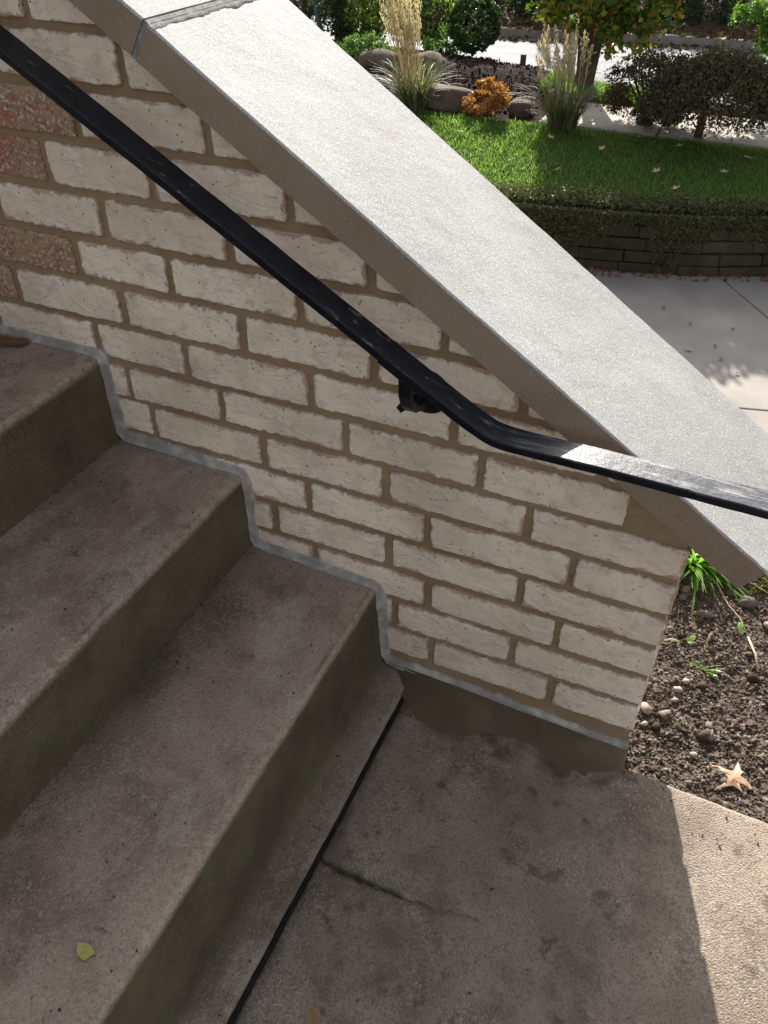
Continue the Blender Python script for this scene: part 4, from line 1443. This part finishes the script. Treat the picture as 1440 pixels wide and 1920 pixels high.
def moss():
    c = on_bed(0.865, 0.80, 0.020)
    P = crown_points(12000, c, (0.095, 0.10, 0.055), 0.5, 60, 0.25, 4, zcut=c[2] - 0.02)
    root = thing('moss_clump', c, 'tan and rust moss-like clump spreading below the tip of the coping', 'plant')
    np_cloud('foliage', P, 0.007, MAT['sedum'], root, aspect=0.3)
    stone('mound', (c[0], c[1], c[2] - 0.02), (0.085, 0.085, 0.04), MAT['soil'], None, None, 5, parent=root)
moss()

# ------------------------------------------------------------------ retaining wall of stacked blocks
def retaining():
    root = thing('retaining_wall', (0.3, 4.7, -1.15), 'low dark retaining wall of stacked blocks between the driveway and the lawn', 'retaining wall')
    pts = [Vector((x, wall_y(x))) for x in np.linspace(-2.6, 2.6, 53)]
    z = -1.166
    row = 0
    acc = [0]
    for i in range(1, len(pts)): acc.append(acc[-1] + (pts[i] - pts[i - 1]).length)
    def at(s):
        s = max(0, min(acc[-1] - 1e-4, s))
        i = max(k for k in range(len(acc)) if acc[k] <= s)
        t = (s - acc[i]) / (acc[min(i + 1, len(acc) - 1)] - acc[i] + 1e-9)
        p = pts[i].lerp(pts[min(i + 1, len(pts) - 1)], t)
        d = (pts[min(i + 1, len(pts) - 1)] - pts[i]).normalized() if i < len(pts) - 1 else Vector((1, 0))
        return p, d
    while row < 5:
        h = 0.078
        s = -rnd.uniform(0, 0.3)
        while s < acc[-1]:
            L = rnd.uniform(0.24, 0.40)
            p, d = at(s + L / 2)
            nn = Vector((-d.y, d.x))
            set_ = 0.012 * row + rnd.uniform(-0.006, 0.006)
            V = []
            for (u, w, q) in ((-1, 0, 0), (1, 0, 0), (1, 1, 0), (-1, 1, 0), (-1, 0, 1), (1, 0, 1), (1, 1, 1), (-1, 1, 1)):
                pp = p + d * (u * (L / 2 - 0.002)) + nn * (set_ + w * 0.16)
                V.append((pp.x + rnd.uniform(-.004, .004), pp.y + rnd.uniform(-.004, .004), z + 0.0015 + q * (h - 0.0045) + rnd.uniform(-.003, .003)))
            F = [(0, 3, 2, 1), (4, 5, 6, 7), (0, 1, 5, 4), (1, 2, 6, 5), (2, 3, 7, 6), (3, 0, 4, 7)]
            o = mesh_obj('block', V, F, MAT['block'], root)
            bevel(o, 0.006, 1)
            s += L
        z += h
        row += 1
    # soil and rubble behind the blocks
    V = []
    for x in np.linspace(-6, 3.4, 80):
        y = wall_y(x)
        V += [(x, y + 0.10, -1.24), (x, y + 0.10, -0.80), (x, y + 0.20, -0.775)]
    o = mesh_obj('backfill', V, grid_faces(80, 3), MAT['mulch'], root)
retaining()

# trailing ground cover hanging over the wall
def cover():
    n = 60000
    xs = -2.6 + 5.2 * rng.random(n)
    wy = np.interp(xs, [p[0] for p in WALLLINE], [p[1] for p in WALLLINE])
    env = np.array([0.5 + 0.5 * fbm(x, 0, 0, 3, 3.2) for x in xs]).clip(0.05, 1)
    t = rng.random(n)
    hang = rng.random(n) ** 1.5
    over = rng.random(n) < 0.45
    ys = np.where(over, wy - 0.015 - 0.04 * rng.random(n), wy + 0.22 * t)
    top = -0.735 + 0.05 * env * np.sin(np.pi * np.clip(t, 0, 1))
    zs = np.where(over, -0.745 - hang * (0.05 + 0.5 * env ** 2), top + 0.02 * rng.normal(size=n))
    o = np_cloud('trailing_ground_cover', np.stack([xs, ys, zs], 1), 0.018, MAT['cover_leaf'], origin=(0.2, 4.7, -0.75), aspect=0.4, droop=0.6)
    tag(o, 'grey-green trailing ground cover spilling over the retaining wall', 'ground cover', kind='stuff')
cover()

# lawn blades
def lawn():
    n = 120000
    xs = -4.2 + 6.6 * rng.random(n)
    wy = np.interp(xs, [p[0] for p in WALLLINE], [p[1] for p in WALLLINE])
    ys = wy + 0.16 + (5.76 + 0.02 * rng.normal(size=n) - wy - 0.16) * rng.random(n)
    zs = -0.745 + 0.115 * np.clip((ys - 4.6) / 1.1, 0, 1) - 0.004
    V, F = blades(np.stack([xs, ys, zs], 1), rng.random(n) * 6.283, 0.022 + 0.022 * rng.random(n), 0.0045 + 0.003 * rng.random(n), rng.uniform(0, 0.9, n), rng.uniform(0.1, 1.0, n), 2, 0.8)
    o = mesh_obj('lawn_grass', V, F, MAT['grass'], origin=(0, 5, -0.7))
    tag(o, 'short bright green lawn grass above the retaining wall', 'grass', kind='stuff')
    # rough grass strips beyond the path and by the kerb
    n = 30000
    xs = -1.35 + 1.1 * rng.random(n); ys = 6.55 + 0.75 * rng.random(n)
    zs = np.array([zyard(x, y) for x, y in zip(xs, ys)])
    V1, F1 = blades(np.stack([xs, ys, zs], 1), rng.random(n) * 6.283, 0.05 + 0.05 * rng.random(n), np.full(n, 0.006), rng.uniform(0, 0.7, n), rng.uniform(0.1, 1.0, n), 2, 0.8)
    n2 = 30000
    xs = -6.5 + 3.2 * rng.random(n2); ys = 8.2 + 2.2 * rng.random(n2)
    zs = np.array([zyard(x, min(y, 10.1)) for x, y in zip(xs, ys)])
    V2, F2 = blades(np.stack([xs, ys, zs], 1), rng.random(n2) * 6.283, 0.07 + 0.05 * rng.random(n2), np.full(n2, 0.010), rng.uniform(0, 0.7, n2), rng.uniform(0.1, 1.0, n2), 2, 0.8)
    n3 = 24000
    xs = -3.2 + 5.0 * rng.random(n3); nr = np.interp(xs, [p[0] for p in NEAR], [p[1] for p in NEAR])
    ys = nr - 0.05 - 0.45 * rng.random(n3) ** 1.3
    zs = np.array([zyard(x, min(y, 10.1)) for x, y in zip(xs, ys)])
    V3, F3 = blades(np.stack([xs, ys, zs], 1), rng.random(n3) * 6.283, 0.06 + 0.05 * rng.random(n3), np.full(n3, 0.008), rng.uniform(0, 0.7, n3), rng.uniform(0.1, 1.0, n3), 2, 0.8)
    V = np.concatenate([V1, V2, V3]); F = np.concatenate([F1, F2 + len(V1), F3 + len(V1) + len(V2)])
    o = mesh_obj('verge_grass', V, F, MAT['grass'], origin=(-1, 8, -0.7))
    tag(o, 'rough green grass between the mulch beds and the road', 'grass', kind='stuff')
lawn()

def chips():
    n = 15000
    xs = -5.5 + 8.0 * rng.random(n); ys = 5.85 + 3.6 * rng.random(n)
    keep = ~((xs > -1.2) & (ys < 6.6))
    xs, ys = xs[keep], ys[keep]
    zs = np.array([zyard(x, y) + 0.012 * fbm(x, y, 7, 3, 14) for x, y in zip(xs, ys)]) + 0.008
    o = np_cloud('mulch_chips', np.stack([xs, ys, zs], 1), 0.035, MAT['chips'], origin=(-1, 7, -0.6), aspect=0.45)
    tag(o, 'dark bark mulch with scattered pale chips between the shrubs', 'mulch', kind='stuff')
    n = 4000
    xs = -9 + 16 * rng.random(n); fr = np.interp(xs, [p[0] for p in FAR], [p[1] for p in FAR])
    ys = fr - 0.25 + 1.1 * rng.random(n) ** 1.4
    zs = np.where(ys < fr, -1.18, -1.075)
    o = np_cloud('leaf_litter', np.stack([xs, ys, zs], 1), 0.07, MAT['brown_leaf'], origin=(-1, 12.5, -1.1), aspect=0.7)
    tag(o, 'brown fallen leaves gathered along the far kerb', 'leaf litter', kind='stuff')
chips()

def base_litter():
    n = 420
    xs = -0.9 + 3.0 * rng.random(n)
    wy = np.interp(xs, [p[0] for p in WALLLINE], [p[1] for p in WALLLINE])
    o = np_cloud('leaf_litter', np.stack([xs, wy - 0.005 - 0.10 * rng.random(n) ** 2, np.full(n, -1.143)], 1), 0.026, MAT['leaf_brown'], origin=(0.5, 4.7, -1.14), aspect=0.7)
    tag(o, 'small dry leaves collected along the foot of the retaining wall', 'leaf litter', kind='stuff')
base_litter()

def fallen():
    spots = [(-0.55, 5.35), (-0.12, 5.10), (0.30, 5.20), (0.42, 5.48), (-0.95, 5.45), (-0.35, 5.62), (-1.35, 5.05), (-1.62, 5.35), (0.05, 4.85), (-0.75, 4.90), (0.62, 5.30), (-0.05, 5.55), (-1.1, 4.95)]
    out = polar(lambda a: 0.7 + 0.3 * math.cos(5 * a), 20)
    for i, (x, y) in enumerate(spots):
        leaf_shape('fallen_leaf', out, (x, y, zlawn(x, y) + 0.045), 0.028 + 0.008 * rnd.random(), rnd.random() * 6, MAT['leaf_pale'] if i % 4 else MAT['leaf_tan'], 'small pale fallen leaf resting on the lawn', 'leaf', 'fallen leaves on the lawn', 0.2, (rnd.uniform(-.4, .4), rnd.uniform(-.4, .4)))
    spots = [(0.38, 3.95), (0.55, 3.72), (0.42, 3.62), (0.70, 3.45), (0.85, 3.68), (0.62, 3.98), (0.60, 3.58), (0.2, 4.1)]
    for i, (x, y) in enumerate(spots):
        leaf_shape('fallen_leaf', out, (x, y, -1.142), 0.015 if i != 2 else 0.028, rnd.random() * 6, MAT['leaf_brown'] if i != 2 else MAT['leaf_pale'], 'small dark leaf scrap on the driveway slabs' if i != 2 else 'pale curled leaf on the driveway slab at the edge of the shade', 'leaf', 'leaves on the driveway', 0.2, (0.1, 0.1))
fallen()

# ------------------------------------------------------------------ planting beyond the lawn
def reed(c, label, nplume=70, lean_x=-0.10, H=1.1, seed=1):
    root = thing('feather_grass', c, label, 'ornamental grass', 'feather grasses behind the lawn')
    g_ = np.random.default_rng(seed)
    n = 420
    r = 0.10 * np.sqrt(g_.random(n)); a = g_.random(n) * 6.283
    base = np.stack([c[0] + r * np.cos(a), c[1] + r * np.sin(a), np.full(n, c[2] - 0.01)], 1)
    V, F = blades(base, a + g_.normal(size=n) * 0.6, 0.24 + 0.30 * g_.random(n), 0.006 + 0.004 * g_.random(n), g_.uniform(0.03, 0.40, n), g_.uniform(0.3, 1.7, n), 6, 0.9)
    mesh_obj('foliage', V, F, MAT['reed_green'], root, origin=c)
    st, pl = [], []
    Ps = []
    for i in range(nplume):
        aa = g_.random() * 6.283; rr = 0.09 * math.sqrt(g_.random())
        b = Vector((c[0] + rr * math.cos(aa), c[1] + rr * math.sin(aa), c[2]))
        h = H * (0.72 + 0.33 * g_.random())
        tip = b + Vector((lean_x * h + g_.normal() * 0.07, g_.normal() * 0.07, h))
        mid = b.lerp(tip, 0.5) + Vector((0.01 * g_.normal(), 0.01 * g_.normal(), 0))
        st.append(tube([b, mid, tip], [0.0026, 0.002, 0.001], 4, False))
        for k in range(80):
            t = 0.66 + 0.34 * g_.random()
            w = 0.017 * math.sin(math.pi * min(1, (t - 0.64) / 0.38)) + 0.002
            p = b.lerp(tip, t) + Vector((g_.normal() * w * 0.6, g_.normal() * w * 0.6, 0))
            Ps.append(tuple(p))
    V, F = merge(st)
    mesh_obj('stems', V, F, MAT['plume'], root, origin=c)
    P = np.array(Ps)
    d = np.tile(np.array([lean_x, 0, 1.0]), (len(P), 1)) + 0.28 * g_.normal(size=P.shape)
    d /= np.linalg.norm(d, axis=1)[:, None]
    w = np.cross(d, g_.normal(size=P.shape)); w /= np.linalg.norm(w, axis=1)[:, None]
    L = 0.030
    V = np.stack([P - d * L / 2, P + w * 0.0026, P + d * L / 2, P - w * 0.0026], 1).reshape(-1, 3)
    mesh_obj('plumes', V, np.arange(len(P) * 4).reshape(-1, 4), MAT['plume'], root, origin=c)
reed((-2.18, 5.80, -0.625), 'tall feather grass nearest the coping edge, tan plumes leaning left', 58, -0.20, 0.84, 2)
reed((-0.94, 5.74, -0.63), 'feather grass in front of the tree trunk with loose pale plumes', 34, -0.12, 0.66, 5)

def bush(name, c, r, n, size, mat, label, cat='shrub', group=None, seed=1, clumps=60, cr=0.2, shell=0.6, stems=5, aspect=0.6, flat=0.0):
    root = thing(name, (c[0], c[1], c[2] - r[2]), label, cat, group)
    P = crown_points(n, c, r, shell, clumps, cr, seed, zcut=c[2] - r[2] * 1.02, flat_bottom=flat)
    np_cloud('foliage', P, size, mat, root, aspect=aspect)
    g_ = random.Random(seed)
    parts = []
    for i in range(stems):
        a = g_.random() * 6.28
        b = Vector((c[0], c[1], c[2] - r[2] - 0.03))
        e = Vector((c[0] + math.cos(a) * r[0] * 0.55, c[1] + math.sin(a) * r[1] * 0.55, c[2] + r[2] * g_.uniform(0, 0.6)))
        m_ = b.lerp(e, 0.5) + Vector((0, 0, r[2] * 0.1))
        parts.append(tube([b, m_, e], [r[0] * 0.05, r[0] * 0.035, r[0] * 0.015], 5))
    V, F = merge(parts)
    mesh_obj('branches', V, F, MAT['twig'], root)
    return root
bush('boxwood', (-2.32, 7.60, -0.30), (0.245, 0.25, 0.235), 30000, 0.018, MAT['box_leaf'], 'clipped round dark green boxwood shrub beside the road', seed=3, clumps=420, cr=0.10, shell=0.88)
bush('orange_shrub', (-1.60, 5.86, -0.505), (0.175, 0.14, 0.125), 3600, 0.020, MAT['orange_leaf'], 'small orange autumn shrub at the back edge of the lawn', seed=4, clumps=46, cr=0.28)
bush('bronze_shrub', (-0.36, 6.02, -0.37), (0.34, 0.27, 0.25), 15000, 0.017, MAT['brown_leaf'], 'low bronze-brown shrub left of the weeping tree', seed=6, clumps=120, cr=0.2, shell=0.7)
bush('fern_shrub', (-3.25, 7.10, -0.52), (0.30, 0.25, 0.16), 3000, 0.035, MAT['green_leaf'], 'low ferny green plant in the mulch behind the coping', 'plant', seed=8, clumps=30, cr=0.3, aspect=0.3)
bush('yellow_shrub', (-2.95, 8.05, -0.28), (0.35, 0.3, 0.30), 3200, 0.030, MAT['yellow_leaf'], 'loose yellow-green shrub left of the clipped boxwood', seed=9, clumps=40, cr=0.28)
bush('yellow_shrub', (-4.05, 9.2, -0.40), (0.40, 0.3, 0.34), 2600, 0.035, MAT['yellow_leaf'], 'yellow-green shrub behind the plumes of the tall feather grass', seed=10, clumps=36, cr=0.3)
bush('green_shrub', (-2.55, 7.45, -0.44), (0.2, 0.2, 0.13), 2000, 0.026, MAT['green_leaf'], 'small green shrub at the left foot of the boxwood', seed=12, clumps=26, cr=0.3)
bush('green_shrub', (-3.3, 8.9, -0.25), (0.45, 0.35, 0.42), 4200, 0.035, MAT['dark_leaf'], 'dark green shrub behind the yellow one', seed=13, clumps=40, cr=0.3)

for (bx_, by_, bz_, r_, sd_, lab_) in ((-4.55, 9.75, -0.55, 0.50, 31, 'dark green shrub between the leaning pole and the far left trunk'), (-5.7, 10.4, -0.45, 0.60, 32, 'dark green shrub at the extreme upper left behind the coping'), (-3.75, 10.0, -0.62, 0.42, 33, 'low dark green shrub behind the tall plumes')):
    bush('green_shrub', (bx_, by_, bz_), (r_, r_ * 0.7, r_ * 0.85), 5000, 0.04, MAT['dark_leaf'], lab_, seed=sd_, clumps=50, cr=0.3)

def rocks():
    gsz = 'boulders edging the mulch bed'
    stone('boulder', (-1.98, 5.99, -0.575), (0.27, 0.12, 0.105), MAT['rock'], 'long low boulder between the feather grass and the orange shrub', 'boulder', 3, gsz, 3, 0.18, 0.05, 0.7)
    stone('boulder', (-1.36, 6.02, -0.60), (0.085, 0.08, 0.075), MAT['rock'], 'squared brown boulder just right of the orange shrub', 'boulder', 5, gsz, 3, 0.12, 0.1, 0.6)
    stone('boulder', (-2.38, 6.55, -0.47), (0.17, 0.15, 0.11), MAT['rock'], 'dark boulder on the mulch right of the tall feather grass', 'boulder', 7, gsz, 3, 0.2, 0.4, 0.8)
    stone('boulder', (-1.14, 6.42, -0.57), (0.10, 0.10, 0.06), MAT['rock'], 'half buried boulder left of the nearer grass clump', 'boulder', 9, gsz, 3, 0.2, 0.4, 0.8)
    stone('boulder', (-2.9, 6.75, -0.52), (0.22, 0.15, 0.09), MAT['rock'], 'flat boulder partly hidden behind the tall feather grass', 'boulder', 11, gsz, 3, 0.2, -0.2, 0.8)
rocks()

def limb(parts, p0, d, L, r0, depth, g_, out, bend=0.25):
    """recursive limbs; tips are collected for foliage"""
    n = 5
    pts = [Vector(p0)]
    dd = Vector(d).normalized()
    for i in range(n):
        dd = (dd + Vector((g_.gauss(0, bend), g_.gauss(0, bend), g_.gauss(0, bend * 0.6))) * 0.35).normalized()
        pts.append(pts[-1] + dd * (L / n))
    parts.append(tube(pts, [r0 * (1 - 0.55 * i / n) for i in range(n + 1)], 7 if depth > 1 else 5))
    out.append(pts[-1])
    if depth > 0:
        for k in range(3):
            i = g_.randint(2, n)
            a = g_.random() * 6.28
            side = dd.cross(Vector((math.cos(a), math.sin(a), 0.3))).normalized()
            limb(parts, pts[i], (dd * 0.7 + side * 0.8), L * 0.62, r0 * 0.48, depth - 1, g_, out, bend)

def tree_turning():
    root = thing('turning_tree', (-1.09, 6.92, -0.68), 'tree with a leaning brown trunk and green leaves turning orange', 'tree')
    g_ = random.Random(5)
    parts, tips = [], []
    tr = [(-1.085, 6.90, -0.72), (-1.075, 6.90, -0.60), (-1.045, 6.90, -0.35), (-1.01, 6.90, -0.05), (-0.985, 6.9, 0.25), (-0.98, 6.9, 0.6)]
    V, F = tube(tr, [0.115, 0.088, 0.078, 0.072, 0.066, 0.05], 14)
    mesh_obj('trunk', V, F, MAT['bark'], root, smooth=True)
    tr2 = [(-1.07, 6.93, -0.70), (-1.11, 6.94, -0.45), (-1.14, 6.95, -0.15), (-1.20, 6.96, 0.2), (-1.32, 7.0, 0.6)]
    parts.append(tube(tr2, [0.06, 0.045, 0.038, 0.034, 0.02], 9))
    for i in range(7):
        a = i * 0.9
        limb(parts, (-0.98, 6.9, 0.15 + 0.07 * i), (math.cos(a), math.sin(a), 0.45), 0.6, 0.028, 2, g_, tips)
    limb(parts, (-1.0, 6.9, 0.0), (0.9, -0.3, -0.15), 0.45, 0.02, 1, g_, tips)
    V, F = merge(parts)
    mesh_obj('branches', V, F, MAT['bark'], root)
    P = [crown_points(19000, (-0.62, 7.0, 0.46), (0.98, 0.60, 0.34), 0.15, 95, 0.22, 3)]
    for (c, r, n) in (((-0.72, 6.62, -0.10), (0.24, 0.2, 0.17), 700), ((-0.52, 6.62, 0.02), (0.22, 0.2, 0.16), 420), ((-1.22, 6.7, 0.0), (0.25, 0.2, 0.14), 520), ((-1.42, 6.75, 0.10), (0.2, 0.2, 0.14), 320), ((-0.9, 6.6, 0.06), (0.25, 0.2, 0.12), 450)):
        P.append(crown_points(n, c, r, 0.2, 16, 0.4, int(1000 * abs(c[0]))))
    np_cloud('crown', np.concatenate(P), 0.046, MAT['maple_leaf'], root, aspect=0.75)
tree_turning()

def tree_weeping():
    bx, by, bz = 0.035, 5.86, -0.64
    root = thing('weeping_tree', (bx, by, bz), 'dwarf weeping tree with a dark lacy dome on a short trunk', 'tree')
    V, F = tube([(bx, by, bz), (bx + 0.004, by, bz + 0.13), (bx - 0.003, by + 0.005, bz + 0.26), (bx + 0.01, by, bz + 0.48)], [0.034, 0.027, 0.025, 0.022], 10)
    mesh_obj('trunk', V, F, MAT['bark'], root, smooth=True)
    g_ = random.Random(2)
    parts, P = [], []
    cx, cy = bx + 0.06, by
    RX, RY, H = 0.57, 0.50, 0.52
    top = bz + 0.17
    for i in range(170):
        a = g_.random() * 6.28
        # arching twig from the head, outwards and down
        R = g_.uniform(0.40, 1.0) ** 0.7
        pts = []
        for k in range(9):
            t = k / 8
            rr = R * math.sin(t * math.pi / 2)
            zz = -0.42 + (0.02 + 0.32 * R) * math.cos(t * math.pi / 2) ** 1.0 + 0.02 * math.sin(i + 9 * t)
            aa = a + 0.35 * math.sin(3 * t + i)
            p = Vector((cx + RX * rr * math.cos(aa) + g_.gauss(0, 0.008), cy + RY * rr * math.sin(aa) + g_.gauss(0, 0.008), zz + g_.gauss(0, 0.008)))
            pts.append(p)
            if k > 0:
                for _ in range(22):
                    q = p + Vector((g_.gauss(0, 0.034), g_.gauss(0, 0.034), g_.gauss(0, 0.024)))
                    P.append(tuple(q))
        parts.append(tube(pts, [0.004, 0.0035, 0.003, 0.0025, 0.002, 0.0016, 0.0013, 0.001, 0.0008], 4, False))
    V, F = merge(parts)
    mesh_obj('branches', V, F, MAT['twig'], root)
    np_cloud('crown', np.array(P), 0.022, MAT['weep_leaf'], root, aspect=0.5, droop=0.5)
tree_weeping()

def tree_right():
    root = thing('green_tree', (1.75, 7.6, -0.8), 'soft green tree whose branches hang in at the upper right', 'tree')
    g_ = random.Random(8)
    V, F = tube([(1.75, 7.6, -0.9), (1.72, 7.6, -0.3), (1.65, 7.6, 0.4), (1.6, 7.6, 1.2)], [0.09, 0.07, 0.06, 0.04], 10)
    mesh_obj('trunk', V, F, MAT['bark'], root, smooth=True)
    parts, tips = [], []
    for i in range(8):
        a = i * 0.8
        limb(parts, (1.66, 7.6, 0.1 + 0.12 * i), (math.cos(a), math.sin(a), 0.4), 0.8, 0.03, 2, g_, tips)
    limb(parts, (1.68, 7.6, 0.0), (-1, -0.25, 0.05), 1.2, 0.03, 2, g_, tips)
    V, F = merge(parts)
    mesh_obj('branches', V, F, MAT['bark'], root)
    P = [crown_points(10000, (1.45, 7.9, 0.42), (1.2, 0.9, 0.45), 0.25, 70, 0.22, 13)]
    for (c, r, n) in (((0.30, 7.2, 0.02), (0.28, 0.3, 0.14), 1900), ((0.10, 7.15, -0.02), (0.13, 0.2, 0.09), 500), ((0.33, 7.1, -0.19), (0.13, 0.18, 0.12), 600), ((0.8, 7.2, 0.1), (0.4, 0.3, 0.2), 1200)):
        P.append(crown_points(n, c, r, 0.2, 26, 0.3, int(1000 * abs(c[0]))))
    np_cloud('crown', np.concatenate(P), 0.038, MAT['green_leaf'], root, aspect=0.4, droop=0.4)
tree_right()

# stakes, stumps and pole
def posts():
    V, F = tube([(-1.73, 7.30, -0.75), (-1.73, 7.30, -0.455)], [0.028, 0.026], 10)
    o = mesh_obj('garden_stake', V, F, MAT['post'], smooth=False); tag(o, 'short weathered wooden stake standing near the road left of the tree', 'stake')
    V, F = tube([(-0.74, 6.62, -0.75), (-0.74, 6.62, -0.545)], [0.026, 0.024], 10)
    o = mesh_obj('garden_stake', V, F, MAT['post']); tag(o, 'stubby dark stake between the tree trunk and the bronze shrub', 'stake')
    V, F = tube([(-5.0, 9.6, -1.0), (-5.28, 9.7, 0.2), (-5.6, 9.8, 1.6)], [0.035, 0.033, 0.03], 10)
    o = mesh_obj('leaning_pole', V, F, MAT['pole'], smooth=True); tag(o, 'thin blue-grey leaning pole at the top left of the garden', 'pole')
posts()

def trunk_tree(c, r, H, label, seed, group=None, crown=None, mat='dark_leaf'):
    root = thing('background_tree', c, label, 'tree', group)
    g_ = random.Random(seed)
    V, F = tube([c, (c[0] + 0.02, c[1], c[2] + H * 0.3), (c[0] - 0.03, c[1], c[2] + H * 0.65), (c[0], c[1], c[2] + H)], [r * 1.25, r, r * 0.85, r * 0.5], 12)
    mesh_obj('trunk', V, F, MAT['bark'], root, smooth=True)
    parts, tips = [], []
    for i in range(6):
        a = i * 1.1
        limb(parts, (c[0], c[1], c[2] + H * (0.5 + 0.08 * i)), (math.cos(a), math.sin(a), 0.4), H * 0.3, r * 0.4, 1, g_, tips)
    V, F = merge(parts)
    mesh_obj('branches', V, F, MAT['bark'], root)
    cc, rr, n = crown
    P = crown_points(n, cc, rr, 0.35, 70, 0.22, seed)
    np_cloud('crown', P, 0.075, MAT[mat], root, aspect=0.6)
trunk_tree((-4.95, 10.1, -1.15), 0.11, 3.2, 'dark-trunked tree at the far upper left beyond the mulch', 21, None, ((-5.4, 10.3, 1.25), (1.6, 1.2, 1.2), 6000))

def sapling():
    g_ = random.Random(4)
    parts = [tube([(-2.98, 12.35, -1.12), (-2.96, 12.35, -0.6), (-2.92, 12.36, -0.05)], [0.06, 0.055, 0.045], 8)]
    parts.append(tube([(-2.96, 12.35, -0.45), (-2.7, 12.35, -0.28), (-2.4, 12.35, -0.24)], [0.02, 0.016, 0.01], 6))
    parts.append(tube([(-2.93, 12.35, -0.12), (-3.3, 12.35, -0.02), (-3.7, 12.35, 0.0)], [0.02, 0.016, 0.01], 6))
    parts.append(tube([(-2.93, 12.35, -0.15), (-2.6, 12.35, -0.06), (-2.3, 12.35, -0.04)], [0.02, 0.016, 0.01], 6))
    V, F = merge(parts)
    o = mesh_obj('dead_sapling', V, F, MAT['bark'], smooth=False, origin=(-2.98, 12.35, -1.12)); tag(o, 'bare cut-off sapling on the far side of the road', 'sapling')
sapling()

# dark evergreens and shrubs across the road
def backdrop():
    base = thing('evergreen', (0, 0, 0), 'dark evergreen shrub across the road', 'shrub', 'evergreens across the road')
    P = crown_points(5200, (0, 0, 0.9), (1.05, 0.8, 1.25), 0.5, 90, 0.2, 77, zcut=-0.1)
    fo = np_cloud('foliage', P, 0.085, MAT['dark_leaf'], base, origin=(0, 0, 0), aspect=0.55)
    V, F = merge([tube([(0, 0, -0.3), (0.05, 0, 0.6), (0, 0.05, 1.3)], [0.07, 0.055, 0.03], 7)])
    tk = mesh_obj('trunk', V, F, MAT['bark'], base, origin=(0, 0, 0))
    spots = []
    x = -9.0
    while x < 4.5:
        spots.append((x, ip(FAR, x) + 1.25 + rnd.uniform(-0.15, 0.3), rnd.uniform(0.34, 0.42)))
        x += rnd.uniform(0.45, 0.6)
    x = -10.0
    while x < 6:
        spots.append((x, ip(FAR, x) + 2.3 + rnd.uniform(-0.2, 0.4), rnd.uniform(0.42, 0.55)))
        x += rnd.uniform(0.9, 1.2)
    x = -12.0
    while x < 8:
        spots.append((x, ip(FAR, x) + 4.2 + rnd.uniform(-0.3, 0.6), rnd.uniform(0.9, 1.2)))
        x += rnd.uniform(1.8, 2.3)
    for i, (x, y, s) in enumerate(spots):
        if i == 0:
            r = base; kids = [fo, tk]
        else:
            r = base.copy(); COL.objects.link(r)
            for ch in (fo, tk):
                c = ch.copy(); COL.objects.link(c); c.parent = r; c.location = (0, 0, 0)
        r.location = (x, y, -1.12)
        r.rotation_euler = (0, 0, rnd.random() * 6.28)
        r.scale = (s, s, s * rnd.uniform(0.9, 1.1))
        r['label'] = 'dark evergreen shrub in the dense planting across the road'
    return
backdrop()
